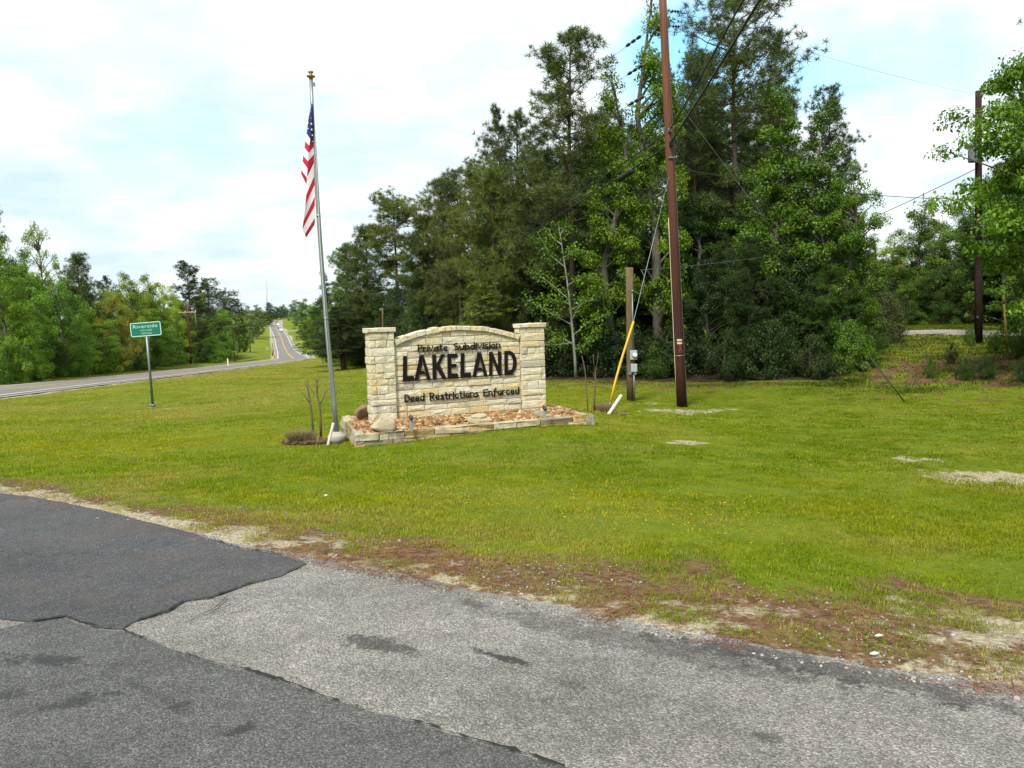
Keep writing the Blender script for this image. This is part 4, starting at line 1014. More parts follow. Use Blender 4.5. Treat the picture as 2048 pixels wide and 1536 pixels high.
for py in (22, 52):
    c = upt(py); pts_ = [(c.x + .12, c.y, c.z), (c.x + .5, c.y - .05, c.z - .05)]
    mb = MB().tube(pts_, .014, 6)
    for k in range(3):
        f = .42 + .2 * k; x = c.x + .12 + .38 * f; z = c.z - .05 * f; mb.tube([(x - .03, c.y - .05 * f, z), (x - .01, c.y - .05 * f, z), (x + .03, c.y - .05 * f, z)], [.02, .055, .02], 10)
    ob('insulator', mb.mesh('insulator', M['porcelain']), up_)

def wire(name, pts, rad, material, label, cat, group=None, sag=0, n=28, segs=6):
    """one cable through 3-D points with sag between them"""
    out = []
    P = [np.array(p, float) for p in pts]
    for a, b in zip(P[:-1], P[1:]):
        L = np.linalg.norm(b - a)
        for t in np.linspace(0, 1, n)[:-1]:
            q = a + (b - a) * t; q = q.copy(); q[2] -= 4 * sag * L * L / 1000 * t * (1 - t); out.append(q)
    out.append(P[-1]); o0 = out[0]
    me = MB().tube([tuple(q - o0) for q in out], rad, segs).mesh(name, material)
    return ob(name, me, None, tuple(o0), label, cat, group)

def pole_simple(name, label, px, prow, Y, ptop_px, ptop_row, r0_, r1_, material, cat='utility pole', group=None):
    b = atY(px, prow, Y); t = atY(ptop_px, ptop_row, Y); zgz = min(b[2], zg(b[0], b[1]) - .02); ax = Vector(rel(t, b))
    b2 = b.copy(); b2[2] = zgz
    o = thing(name, label, cat, tuple(b2), 0, group); off = Vector((0, 0, b[2] - zgz))
    ob('pole', MB().tube([(0, 0, 0)] + [off + ax * s for s in (.25, .5, .75, 1)], [r0_, r0_ * .8 + r1_ * .2, (r0_ + r1_) / 2, r0_ * .25 + r1_ * .75, r1_], 12).mesh('pole', material), o)
    return o, b2, ax + off, b
# meter pole
mp_, mb_, max_, mraw = pole_simple('meter_pole', 'short weathered grey wooden pole carrying an electric meter beside the guy wire', 1262, 803, 25.6, 1259, 535, .135, .12, M['pole_grey'], 'meter pole')
def mpp(px, py, Y=25.6 - .16): return Vector(rel(atY(px, py, Y), mb_))
ob('conduit', MB().tube([mpp(1268, 803), mpp(1268, 745)], .022, 8).mesh('conduit', M['galv']), mp_)
ob('conduit', MB().tube([mpp(1266, 702), mpp(1264.5, 585)], .022, 8).mesh('conduit', M['galv']), mp_)
wh = MB().tube([mpp(1264.5, 586), mpp(1265, 581), mpp(1268, 582)], [.03, .045, .03], 8); ob('weatherhead', wh.mesh('weatherhead', M['galv']), mp_)
ob('service_loop', MB().tube([mpp(1267, 582), mpp(1275, 587), mpp(1283, 587.5), mpp(1287, 584), mpp(1287, 576), mpp(1289, 565), mpp(1288, 552), mpp(1283, 541)], .011, 6).mesh('service_loop', M['grey_cable']), mp_)
c = mpp(1267, 710); bx_ = ob('meter_box', MB().box((0, 0, 0), (.22, .11, .30), bev=.012).mesh('meter_box', M['meter_grey']), mp_, c)
ob('meter_dial', MB().tube([(.03, -.05, -.0), (.03, -.10, 0)], .085, 18).mesh('meter_dial', M['meter_grey']), bx_)
ob('meter_glass', MB().tube([(.03, -.10, 0), (.03, -.155, 0), (.03, -.165, 0)], [.07, .068, .05], 18).mesh('meter_glass', M['white_plastic']), bx_)
c = mpp(1268, 736); b3 = ob('disconnect_box', MB().box((0, 0, 0), (.20, .10, .265), bev=.012).mesh('disconnect_box', M['meter_grey']), mp_, c)
ob('cover', MB().box((0, -.055, .0), (.17, .012, .23), bev=.004).mesh('cover', M['meter_grey']), b3)
for dx in (-.13, .03): ob('conduit_hub', MB().box((c.x + dx, c.y, c.z - .18), (.10, .09, .09), bev=.02).mesh('conduit_hub', M['galv']), mp_)
wire('service_wire', [atY(1281, 540, 25.5), atY(1520, 515, 33), atY(1700, 492, 40)], .010, M['grey_cable'], 'thin grey service wire running right from the meter pole into the woods', 'cable', None, .4)
# guy wire with its yellow guard, from the red-brown pole
ga = np.array(atY(1218, 815, 22.2)); gt = np.array(ub) + np.array(upt(340))
gw = thing('guy_wire', 'steel guy wire with a long yellow plastic guard left of the utility pole', 'guy wire', tuple(ga))
gd = Vector(gt - ga)
g1 = Vector(rel(atY(1267, 643, 22.9), ga)); g0 = Vector(rel(atY(1221, 803, 22.25), ga))
ob('cable', MB().tube([(0, 0, -.2), g0, g1, g1 * .55 + gd * .45, gd], .009, 6).mesh('cable', M['galv']), gw)
mid = (g0 + g1) * .5 + Vector((-.04, 0, -.02))
ob('guard', MB().tube([g0, (g0 + mid) / 2 + Vector((-.01, 0, 0)), mid, (g1 + mid) / 2, g1], [.03, .032, .032, .032, .033], 10).mesh('guard', M['yellow_plastic']), gw)
ob('anchor_grip', MB().tube([Vector((-.06, 0, -.25)), Vector((-.02, 0, -.1)), g0 * .6, g0], [.02, .035, .028, .02], 8).mesh('anchor_grip', M['galv']), gw)
gb = np.array(atY(1811, 806, 24)); gtop = np.array(ub) + np.array(upt(175))
g2 = thing('guy_wire', 'thin guy wire with a dark rod guard slanting into the grass at right', 'guy wire', tuple(gb))
dv = Vector(gtop - gb); ob('cable', MB().tube([Vector((0, 0, -.1)), dv], .0035, 5).mesh('cable', M['grey_cable']), g2)
gg = Vector(rel(atY(1740, 714, 24.2), gb)); ob('guard', MB().tube([gg * .02, gg], .019, 8).mesh('guard', M['dark_cable']), g2)
# telephone cables over the road and off to the left
A1 = np.array(ub) + np.array(upt(264)); A2 = np.array(ub) + np.array(upt(290))
far_ = np.array(atY(765, 619, 62))
def over(px, A, f=1.0):
    # the far end hangs level with A, ahead of and above the camera, then runs on behind it
    el = ray(px, 0); k = (A[2] + .15 - 1.65) / el[2]; B = CAM + el * k; return B, A + (B - A) * 2.3
B1, C1 = over(1478, A1); B2, C2 = over(1508, A2)
wire('telephone_cable', [far_ + (0, 0, .25), A1, C1], .020, M['black_rubber'], 'black telephone cable crossing the utility pole, upper of the two', 'cable', None, .25, 40, 7)
wire('telephone_cable', [far_, A2, C2], .026, M['black_rubber'], 'thick black telephone cable with a splice case, lower of the two', 'cable', None, .25, 40, 7)
fa = far_ + (0, 0, 0); 
def on_seg(A, B, t, sag): q = A + (B - A) * t; L = np.linalg.norm(B - A); q = q.copy(); q[2] -= 4 * sag * L * L / 1000 * t * (1 - t); return q
tS = .065
pA = on_seg(A2, fa, .045, .25); pB = on_seg(A2, fa, .085, .25)
sc_ = thing('splice_case', 'black tubular splice case hanging on the lower telephone cable', 'splice case', tuple((pA + pB) / 2 - (0, 0, .06)))
cA, cB = Vector(pA - (pA + pB) / 2), Vector(pB - (pA + pB) / 2)
if (cA - cB).length > .95: s_ = .95 / (cA - cB).length; cA *= s_; cB *= s_
ob('case', MB().tube([cA, cA * .94, cB * .94, cB], [.05, .10, .10, .05], 12).mesh('case', M['black_rubber']), sc_)
ob('hanger', MB().tube([cA * .8 + Vector((0, 0, .02)), cA * .8 + Vector((0, 0, .17))], .02, 6).mesh('hanger', M['black_rubber']), sc_)
el = ray(1462, 0); B3 = CAM + el * ((A1[2] + .6 - 1.65) / el[2])
wire('messenger_wire', [far_ + (0, 0, .6), np.array(ub) + np.array(upt(252)), np.array(ub) + np.array(upt(252)) + (B3 - A1) * 2.3], .009, M['dark_cable'], 'thinnest wire above the two black telephone cables', 'cable', None, .2, 40)
tp, tb, tax, _ = pole_simple('telephone_pole', 'slim pale pole at the edge of the woods behind the left pillar', 767, 700, 62, 765, 616, .075, .065, M['pole_grey'], 'telephone pole')
ob('bracket', MB().box((0, 0, tax.z - .1), (.35, .12, .14)).mesh('bracket', M['galv']), tp)

# crossarm poles along the far side of the highway
def cross_pole(label, px, row_, Y, tpx, trow, arm, armdrop, rz, extra=False):
    o, b, ax, raw = pole_simple('crossarm_pole', label, px, row_, Y, tpx, trow, .17, .12, M['pole_grey'] if not extra else M['pole_red'], 'utility pole', 'crossarm poles along the highway')
    c = ax * (1 - armdrop / ax.z); rot = Matrix.Rotation(rz, 3, 'Z')
    a = ob('crossarm', MB().box((0, -.17, 0), (arm, .14, .17)).mesh('crossarm', M['crossarm']), o, c); a.rotation_euler = (0, 0, rz)
    for s_ in (-.46, -.12, .46): ob('insulator', MB().lathe([(.03, 0), (.07, .05), (.07, .14), (.03, .2)], (s_ * arm, -.17, .07), 8).mesh('insulator', M['white_plastic']), a)
    for s_ in (-1, 1): ob('brace', MB().tube([(s_ * arm * .28, -.17, -.06), (0, -.17, -.75)], .03, 4).mesh('brace', M['galv']), a)
    return o, b, ax, c, rot
cp1 = cross_pole('nearest crossarm pole at the left of the highway, behind the green town sign', 382, 727, 140, 374, 603, 3.1, 1.85, .0, True)
ob('switch_bracket', MB().tube([cp1[3] + Vector((.1, -.2, 1.0)), cp1[3] + Vector((.8, -.3, 1.1))], .05, 6).mesh('switch_bracket', M['galv']), cp1[0])
ob('hanging_arrester', MB().tube([cp1[3] + Vector((1.35, -.2, -.1)), cp1[3] + Vector((1.5, -.2, -3.2))], [.10, .14], 8).mesh('hanging_arrester', M['pole_grey']), cp1[0])
cp2 = cross_pole('dark slender crossarm pole against the green trees left of the highway', 471, 734, 205, 464, 648, 2.6, .6, 0)
cp3 = cross_pole('farthest crossarm pole standing on the grass verge of the highway', 500, 700, 240, 500.5, 624, 2.0, .8, 0)
base3 = np.array(cp3[1]) + np.array(cp3[3])
for k, py in enumerate((40, 102, 168)):
    s0 = np.array(ub) + np.array(upt(py)); e_ = base3 + np.array([(-.9, 0, .9)[k], -.2, .25])
    wire('power_line', [s0, e_], .007, M['grey_cable'], ['topmost power line running from the utility pole to the far crossarm pole', 'middle power line from the utility pole to the far crossarm pole', 'lowest power line from the utility pole to the far crossarm pole'][k], 'power line', 'power lines', .01, 40, 5)
    dv = (e_ - s0) / np.linalg.norm(e_ - s0); it = thing('strain_insulator', ['string of brown insulators on the topmost power line', 'string of brown insulators on the middle power line', 'string of brown insulators on the lowest power line'][k], 'insulator', tuple(s0 + dv * 1.3), 0, 'strain insulators')
    for j in range(3):
        c = Vector(dv) * (.33 * j); ob('bell', MB().tube([c, c + Vector(dv) * .08, c + Vector(dv) * .2, c + Vector(dv) * .3], [.02, .055, .05, .015], 10).mesh('bell', M['porcelain']), it)

# right pole with transformer
RY = 37
rp, rb, rax, rraw = pole_simple('transformer_pole', 'dark wooden pole with a transformer at the right edge, on the grassy bank', 1957, 688, RY, 1957, 182, .17, .13, M['pole_dark'])
def rpp(px, py, Y=RY): return Vector(rel(atY(px, py, Y), rb))
c = rpp(1947, 304, RY - .25); tr_ = ob('transformer', MB().lathe([(.20, -.45), (.22, -.40), (.22, .32), (.18, .42), (.06, .46)], (0, 0, 0), 16).mesh('transformer', M['transformer']), rp, c)
ob('bushing', MB().lathe([(.03, 0), (.06, .06), (.03, .22)], (.05, 0, .45), 8).mesh('bushing', M['porcelain']), tr_)
ob('tag', MB().box(rpp(1955, 634, RY - .18), (.08, .02, .10)).mesh('tag', M['galv']), rp)
A4 = np.array(ub) + np.array(upt(335)); E4 = np.array(rb) + np.array(rpp(1957, 398))
wire('drop_wire', [A4, E4], .014, M['dark_cable'], 'dark wire from the utility pole to the transformer pole at right', 'cable', None, .6, 30)
wire('service_wire', [np.array(rb) + np.array(rpp(1957, 335)), atY(1735, 440, 44), atY(1650, 470, 46)], .016, M['dark_cable'], 'dark service wire slanting down from the transformer pole to the bright tree', 'cable', None, .8, 24)
wire('power_line', [np.array(rb) + np.array(rpp(1957, 190)), np.array(ub) + np.array(upt(24)) + (.5, 0, 0)], .005, M['galv'], 'faint grey power line high between the two wooden poles', 'power line', None, .4, 24, 5)
dp, db, dax, _ = pole_simple('service_pole', 'distant thin pole with a white transformer in the gap of trees at right', 1722, 640, 60, 1722, 540, .12, .10, M['pole_dark'])
ob('transformer', MB().lathe([(.18, -.4), (.2, -.36), (.2, .3), (.1, .38)], tuple(Vector(rel(atY(1728, 553, 59.7), db))), 12).mesh('transformer', M['white_plastic']), dp)
mk_b = atY(2016, 672, 33.5); mkp = thing('marker_post', 'tall yellow marker post by the dark pole at the right edge', 'marker post', (mk_b[0], mk_b[1], zg(mk_b[0], mk_b[1])))
mt_ = Vector(rel(atY(2007, 590, 33.5), np.array(mkp.location))); ob('post', MB().tube([(0, 0, -.1), mt_ * .85], .045, 8).mesh('post', M['yellow_paint']), mkp); ob('cap', MB().tube([mt_ * .85, mt_], .05, 8).mesh('cap', M['yellow_paint']), mkp)

# ------------------------------------------------------------------ green town sign
CY = 36
cb = atY(306, 816, CY); cs = thing('city_limit_sign', 'green city limit sign on a grey steel post in the grass', 'road sign', tuple(cb))
tl, tr2, br2, bl2 = (Vector(rel(atY(x, y, CY - .06), cb)) for x, y in ((259, 646.5), (320.5, 642), (324, 670), (262.5, 675)))
ex = ((tr2 - tl) + (br2 - bl2)).normalized(); wS = ((tr2 - tl).length + (br2 - bl2).length) / 2; hS = ((tl - bl2).length + (tr2 - br2).length) / 2
ctr = (tl + tr2 + br2 + bl2) / 4; ez = ((tl - bl2) + (tr2 - br2)).normalized(); ez = (ez - ex * ez.dot(ex)).normalized(); ey = ez.cross(ex)
Ms = Matrix((ex, ey, ez)).transposed()
def rrect(w_, h_, r_, y0, y1, hole=None):
    def out(w_, h_, r_): return [(sx_ * (w_ / 2 - r_) + r_ * math.cos(a0 + t), sy_ * (h_ / 2 - r_) + r_ * math.sin(a0 + t)) for sx_, sy_, a0 in ((1, 1, 0), (-1, 1, math.pi / 2), (-1, -1, math.pi), (1, -1, 3 * math.pi / 2)) for t in np.linspace(0, math.pi / 2, 5)]
    o = out(w_, h_, r_); n = len(o); mb = MB()
    if hole is None: mb.add([(x, y0, z) for x, z in o] + [(x, y1, z) for x, z in o], [tuple(range(n))[::-1], tuple(range(n, 2 * n))] + [(i, (i + 1) % n, n + (i + 1) % n, n + i) for i in range(n)])
    else:
        q = out(w_ - 2 * hole, h_ - 2 * hole, max(.01, r_ - hole)); V = [(x, y0, z) for x, z in o] + [(x, y0, z) for x, z in q] + [(x, y1, z) for x, z in o] + [(x, y1, z) for x, z in q]
        F = []
        for i in range(n):
            k = (i + 1) % n; F += [(k, i, n + i, n + k), (i, k, 2 * n + k, 2 * n + i), (n + k, n + i, 3 * n + i, 3 * n + k)]
        mb.add(V, F)
    return mb
pan = ob('sign_panel', rrect(wS, hS, .09, 0, .012).mesh('sign_panel', M['sign_green']), cs, ctr); pan.rotation_euler = Ms.to_euler()
ob('border', rrect(wS - .01, hS - .01, .085, -.006, -.001, .035).mesh('border', M['sign_white']), pan)
def sign_text(txt, w_, h_, z, name, x=0, bold=.0):
    me = glyph_mesh_s(txt, bold); xs = [v.co.x for v in me.vertices]; ys = [v.co.y for v in me.vertices]
    k = w_ / (max(xs) - min(xs)); ky = h_ / .73
    for v in me.vertices: v.co.x -= (max(xs) + min(xs)) / 2
    me2 = flat_to_solid(me, k, ky, .004); me2.materials.append(M['sign_white']); ob(name, me2, pan, (x, -.003, z))
def glyph_mesh_s(txt, bold):
    cu = bpy.data.curves.new('g', 'FONT'); cu.body = txt; cu.size = 1; cu.offset = bold; cu.resolution_u = 3; cu.space_character = 1.12
    o = bpy.data.objects.new('g', cu); COL.objects.link(o); dg = bpy.context.evaluated_depsgraph_get(); me = bpy.data.meshes.new_from_object(o.evaluated_get(dg)); bpy.data.objects.remove(o); bpy.data.curves.remove(cu); return me
sign_text('Riverside', wS * .79, hS * .25, hS * .10, 'lettering', -.01, .0); sign_text('CITY LIMIT', wS * .38, hS * .125, -hS * .135, 'lettering', .02); sign_text('POP 522', wS * .32, hS * .125, -hS * .35, 'lettering', .03)
ptp = Vector(rel(atY(292, 655, CY), cb)); ob('post', MB().tube([(0, 0, .1), ptp], .055, 12).mesh('post', M['galv']), cs)
ob('slip_base', MB().box((0, 0, .12), (.22, .2, .10), bev=.02).mesh('slip_base', M['galv']), cs); ob('base_stub', MB().tube([(0, 0, -.15), (0, 0, .12)], .085, 10).mesh('base_stub', M['galv']), cs)
ob('bracket', MB().box(Ms @ Vector((0, .03, 0)) + ctr, (.25, .04, .06), Ms).mesh('bracket', M['galv']), cs)

# ------------------------------------------------------------------ highway furniture and cars
def guardrail(label, off, Y0, Y1):
    i0, i1 = hidx(Y0), hidx(Y1); b = hway(off, i0); t = thing('guardrail', label, 'guardrail', b, 0, 'guardrails'); V = []; F = []
    prof = [(-.02, .40), (.05, .48), (-.02, .56), (.05, .64), (-.02, .74)]
    for j, i in enumerate(range(i0, i1 + 1)):
        for px_, pz_ in prof: x, y, z = hway(off + px_, i); V.append((x - b[0], y - b[1], z - b[2] + pz_))
        if j:
            k = 5 * j
            for q in range(4): F.append((k - 5 + q, k + q, k + q + 1, k - 4 + q))
    o = ob('beam', MB().add(V, F).mesh('beam', M['galv']), t); md = o.modifiers.new('t', 'SOLIDIFY'); md.thickness = .03
    pm_ = MB().box((0, 0, .2), (.15, .2, 1.1)).mesh('post', M['pole_grey'])
    for i in range(i0, i1, 6):
        x, y, z = hway(off + .14, i); ob('post', pm_, t, (x - b[0], y - b[1], z - b[2]))
guardrail('steel guardrail along the right edge of the distant highway', 1.6, 195, 345)
guardrail('steel guardrail along the left edge of the distant highway', -9.0, 250, 410)
for px, row_, Y, lab in [(613, 707, 205, 'white delineator post by the right guardrail, left one of the two'), (626, 707, 200, 'white delineator post by the right guardrail, right one of the two'), (534, 688, 345, 'white delineator post on the left verge of the far highway'), (456.5, 737, 120, 'white delineator post below the dark crossarm pole')]:
    p = atY(px, row_, Y); zz_ = zg(p[0], p[1]); ob('delineator_post', MB().box((0, 0, .55), (.14, .06, 1.3)).mesh('delineator_post', M['white_paint']), None, (p[0], p[1], zz_), lab, 'delineator', 'delineator posts')
om = atY(549, 719, 200); ob('object_marker', MB().box((0, 0, .5), (.3, .05, .9)).box((0, 0, .0), (.07, .05, .6)).mesh('object_marker', simple('orange_marker', (.5, .17, .02), .5)), None, (om[0], om[1], zg(om[0], om[1])), 'orange object marker at the end of the left guardrail', 'marker')
car_body_m = {}
def car(label, off, Y, paint):
    i = hidx(Y); p = hway(off, i); rz = math.atan2(ht[i][1], ht[i][0]) + math.pi / 2
    t = thing('car', label, 'car', p, rz, 'cars on the distant highway')
    prof = [(-2.2, .35), (-2.25, .7), (-1.5, .92), (-.75, 1.38), (.7, 1.42), (1.6, 1.0), (2.2, .92), (2.25, .4)]
    def ext(pr, w0, w1=None): n = len(pr); w1 = w1 or [w0] * n; V = [(-w1[k], y, z) for k, (y, z) in enumerate(pr)] + [(w1[k], y, z) for k, (y, z) in enumerate(pr)]; return MB().add(V, [tuple(range(n)), tuple(range(2 * n - 1, n - 1, -1))] + [((k + 1) % n, k, n + k, n + (k + 1) % n) for k in range(n)])
    ob('body', ext(prof, .88, [.85, .88, .88, .66, .66, .86, .86, .85]).mesh('body', paint), t)
    gl = ext([(-1.42, .95), (-.74, 1.34), (.68, 1.37), (1.5, 1.0)], .87, [.885, .70, .70, .885]); ob('windows', gl.mesh('windows', M['glass_dark']), t)
    for sx_ in (-1, 1):
        for y_ in (-1.4, 1.4): ob('wheel', MB().tube([(sx_ * .72, y_, .33), (sx_ * .9, y_, .33)], .33, 14).mesh('wheel', M['tyre']), t)
        ob('headlight', MB().box((sx_ * .62, -2.24, .66), (.34, .06, .14)).mesh('headlight', M['white_plastic']), t)
dk = simple('dark_car_paint', (.03, .035, .05), .3)
car('white car nearest to us of the three on the far hill', -1.75, 500, M['white_paint'])
car('silver car in the middle of the three on the far hill', -1.75, 536, simple('silver_car_paint', (.4, .42, .45), .3, .3))
car('white car farthest up the hill of the three', -1.75, 566, M['white_paint'])
tw = atY(535, 625, 900); twr = thing('radio_mast', 'thin pale radio mast far away above the highway', 'mast', tuple(tw)); tt = Vector(rel(atY(533, 558, 900), tw))
mb = MB()
for k in range(3):
    a = k * 2.1; mb.tube([(.7 * math.cos(a), .7 * math.sin(a), 0), (tt.x + .7 * math.cos(a), .7 * math.sin(a), tt.z)], .11, 4)
for z in np.linspace(0, 1, 18)[:-1]:
    for k in range(3):
        a, b2_ = k * 2.1, (k + 1) * 2.1; mb.tube([(tt.x * z + .7 * math.cos(a), .7 * math.sin(a), tt.z * z), (tt.x * z + .7 * math.cos(b2_), .7 * math.sin(b2_), tt.z * (z + 1 / 18))], .06, 3)
ob('lattice', mb.mesh('lattice', simple('mast_grey', (.42, .45, .47), .6)), twr)

# ------------------------------------------------------------------ young pruned crepe shrubs, ornamental grass, pipes
def bare_sapling(label, base, segs, group):
    b = atY(*base); o = thing('bare_sapling', label, 'sapling', (b[0], b[1], b[2])); o['group'] = group
    for k, (pts, r0_, r1_) in enumerate(segs):
        P = [Vector(rel(atY(x, y, base[2] + (0.02 * (i % 2)))[:3], b)) for i, (x, y) in enumerate(pts)]
        ob('stem' if k == 0 else 'branch', MB().tube(P, list(np.linspace(r0_, r1_, len(P))), 7).mesh('stem', M['twig']), o)
G1 = 'pruned leafless saplings by the sign'
bare_sapling('leafless pruned sapling with angled stubs, farther from the flagpole', (627, 876, 15.0), [([(627, 876), (624, 840), (621, 810), (617, 785), (614, 764)], .022, .011), ([(620, 807), (610, 793), (599, 778)], .011, .006), ([(616, 778), (611, 769), (608, 766)], .008, .005), ([(615, 766), (622, 778), (630, 790)], .008, .006), ([(614, 764), (615, 757)], .007, .005)], G1)
bare_sapling('leafless pruned sapling with forked top, next to the flagpole', (642, 876, 14.9), [([(642, 876), (641, 840), (639, 810), (635, 795), (633, 775), (632, 760)], .026, .010), ([(639, 810), (647, 796), (650, 785), (656, 777)], .011, .006), ([(634, 785), (636, 768), (634, 750)], .010, .005), ([(635, 762), (637, 752)], .006, .004), ([(633, 765), (629, 753)], .006, .004)], G1)
bare_sapling('thin leafless sapling right of the sign, nearer to the stone pillar', (1176, 826, 21.8), [([(1176, 826), (1174, 790), (1170, 740), (1164, 712)], .020, .008)], G1)
bare_sapling('leafless sapling with several upright twigs, beside the dry grass clump', (1188, 826, 21.8), [([(1188, 826), (1189, 790), (1191, 755), (1190, 735)], .030, .012), ([(1190, 740), (1187, 722), (1187, 708)], .009, .005), ([(1191, 750), (1194, 725), (1197, 704)], .009, .004), ([(1190, 760), (1186, 745)], .008, .005), ([(1191, 745), (1195, 735)], .007, .004)], G1)
def dry_clump(label, px, py, Y, rad, h_, seed, greenish):
    b = atY(px, py, Y); r_ = np.random.default_rng(seed); n = 900; a = r_.uniform(0, 6.28, n); q = np.sqrt(r_.random(n)) * rad
    bx = q * np.cos(a); by = q * np.sin(a); ln = h_ * r_.uniform(.6, 1.05, n); lx = bx * .5 + r_.normal(0, .05, n); ly = by * .5 + r_.normal(0, .05, n)
    w_ = .007; V = np.empty((n, 3, 3)); V[:, 0] = np.stack([bx - w_, by, 0 * bx], 1); V[:, 1] = np.stack([bx + w_, by, 0 * bx], 1); V[:, 2] = np.stack([bx + lx, by + ly, ln], 1)
    col = np.where((r_.random(n) < greenish)[:, None], np.array([.07, .11, .03]), np.array([.23, .15, .085])) * r_.uniform(.6, 1.25, (n, 1))
    me = mesh_np('dry_grass_clump', V.reshape(-1, 3), np.arange(3 * n).reshape(-1, 3), [M['chips']], col=np.repeat(col, 3, 0)); ob('dry_grass_clump', me, None, tuple(b), label, 'grass clump', 'cut back ornamental grass clumps')
dry_clump('rounded dry ornamental grass clump left of the flagpole', 603, 885, 14.6, .20, .24, 1, .35)
dry_clump('brown dry ornamental grass clump beside the yellow guy guard', 1208, 828, 22.0, .22, .32, 2, .05)
def pipe(label, p0, p1, Y0, Y1, r_):
    a = atY(*p0, Y0); b = atY(*p1, Y1); d = Vector(rel(b, a)); dn_ = d.normalized()
    mb = MB(); n = 12; s1 = dn_.orthogonal().normalized(); s2 = dn_.cross(s1); V = []; F = []
    for base, q in ((-dn_ * .1, r_), (d, r_), (d, r_ * .75), (d - dn_ * .12, r_ * .7)):
        for k in range(n): t = 2 * math.pi * k / n; V.append(base + (s1 * math.cos(t) + s2 * math.sin(t)) * q)
    for i in range(3):
        for k in range(n): F.append((i * n + k, i * n + (k + 1) % n, (i + 1) * n + (k + 1) % n, (i + 1) * n + k))
    F.append(tuple(3 * n + k for k in range(n))); mb.add(V, F, 0, False)
    ob('plastic_pipe', mb.mesh('plastic_pipe', M['white_plastic']), None, tuple(a), label, 'pipe', 'white plastic pipes leaning from the ground')
pipe('short white plastic pipe leaning out of the ground by the flagpole footing', (656, 890), (667, 846), 14.1, 14.1, .024)
pipe('white plastic pipe leaning out of the ground by the yellow guy guard', (1217, 829), (1243, 790), 21.6, 21.7, .045)
# mulch, pine straw and pebbles
def litter(name, X, Y, ln, wd, C, material, label, lift=.01, tilt=.25):
    r_ = np.random.default_rng(17); n = len(X); Z = zt(X, Y) + lift * r_.random(n); a = r_.uniform(0, 6.28, n); L = ln * r_.uniform(.5, 1.3, n); dx, dy = np.cos(a) * L / 2, np.sin(a) * L / 2; dz = r_.normal(0, tilt, n) * L / 2
    px_, py_ = -np.sin(a) * wd, np.cos(a) * wd; V = np.empty((n, 3, 3)); V[:, 0] = np.stack([X - dx + px_, Y - dy + py_, Z + .004 - dz * .2], 1); V[:, 1] = np.stack([X - dx - px_, Y - dy - py_, Z + .004 - dz * .2], 1); V[:, 2] = np.stack([X + dx, Y + dy, Z + .006 + abs(dz)], 1)
    me = mesh_np(name, V.reshape(-1, 3), np.arange(3 * n).reshape(-1, 3), [material], col=np.repeat(C, 3, 0)); return ob(name, me, kind='stuff', label=label)
r_ = np.random.default_rng(41)
def band_pts(n, dmax, pw=1.4):
    s_ = r_.uniform(-6.5, 7, n); ex_ = np.interp(s_, STREET_EDGE[:, 0], STREET_EDGE[:, 0]); ey_ = np.interp(s_, STREET_EDGE[:, 0], STREET_EDGE[:, 1])
    d = dmax * r_.random(n) ** pw - .12; return ex_ + .55 * d, ey_ + .835 * d
X, Y = band_pts(34000, 1.5); e_ = masks(X, Y)[1]; k = (fbm(X, Y, 2.2, 33) + .35 * e_ > .70) & (r_.random(len(X)) < np.where(X < -2.5, .35, 1)); X, Y = X[k], Y[k]
C = np.array([.17, .07, .032]) * r_.uniform(.4, 1.5, (len(X), 1)) + r_.uniform(0, .05, (len(X), 1)) * np.array([1, .8, .5]); litter('pine_straw', X, Y, .09, .0022, C, M['straw'], 'red brown pine straw along the edge of the street')
mx = []; 
for px, py, Yb, ra, rb, n in [(630, 886, 14.6, .62, .32, 2600), (1195, 826, 22.3, .95, .45, 2200)]:
    q = atY(px, py, Yb); t = r_.uniform(0, 6.28, n); rr2 = np.sqrt(r_.random(n)); mx.append(np.stack([q[0] + ra * rr2 * np.cos(t), q[1] + rb * rr2 * np.sin(t)], 1))
mx = np.concatenate(mx); C = np.array([.19, .115, .07]) * r_.uniform(.4, 1.5, (len(mx), 1)); litter('mulch', mx[:, 0], mx[:, 1], .09, .008, C, M['chips'], 'brown mulch round the bare saplings', .05, .5)
X, Y = band_pts(5200, 1.2, 1.8); k = (fbm(X, Y, 1.8, 77) > .40); X, Y = X[k], Y[k]
C = np.array([.27, .255, .23]) * r_.uniform(.35, 1.35, (len(X), 1)); S = np.where(r_.random(len(X)) < .03, r_.uniform(.011, .017, len(X)), r_.uniform(.003, .010, len(X)))
scatter_rocks('roadside_pebbles', X, Y, np.maximum(zt(X, Y), np.where(street_d(X, Y) < .03, street_z(X) + .006, -9)) + .002, S, C, M['pebble'], 'loose grey pebbles along the street edge')
for px, py, z, sz_, lab in [(1750, 1307, .02, (.028, .014, .008), 'white stone chip on the street edge at right, nearer the asphalt'), (1759, 1271, .03, (.026, .011, .007), 'white stone chip in the pine straw at right'), (652, 991, -.04, (.022, .018, .012), 'small white scrap lying in the lawn before the sign')]:
    V, F = ROCKS[2]; p = atZ(px, py, z); me = mesh_np('stone_chip', V * np.array(sz_), F, [M['chipw']]); ob('stone_chip', me, None, tuple(p), lab, 'stone')
lg = atY(1722, 738, 31.5); lo = thing('cut_log', 'pale sawn log end lying at the foot of the bank at right', 'log', (lg[0], lg[1], zg(lg[0], lg[1]) + .17), .5); ob('log', MB().tube([(-.1, -.25, 0), (.1, .7, .05)], [.2, .18], 12).mesh('log', M['bark']), lo); ob('cut_end', MB().tube([(-.106, -.275, 0), (-.1, -.251, 0)], .185, 12).mesh('cut_end', M['log']), lo)

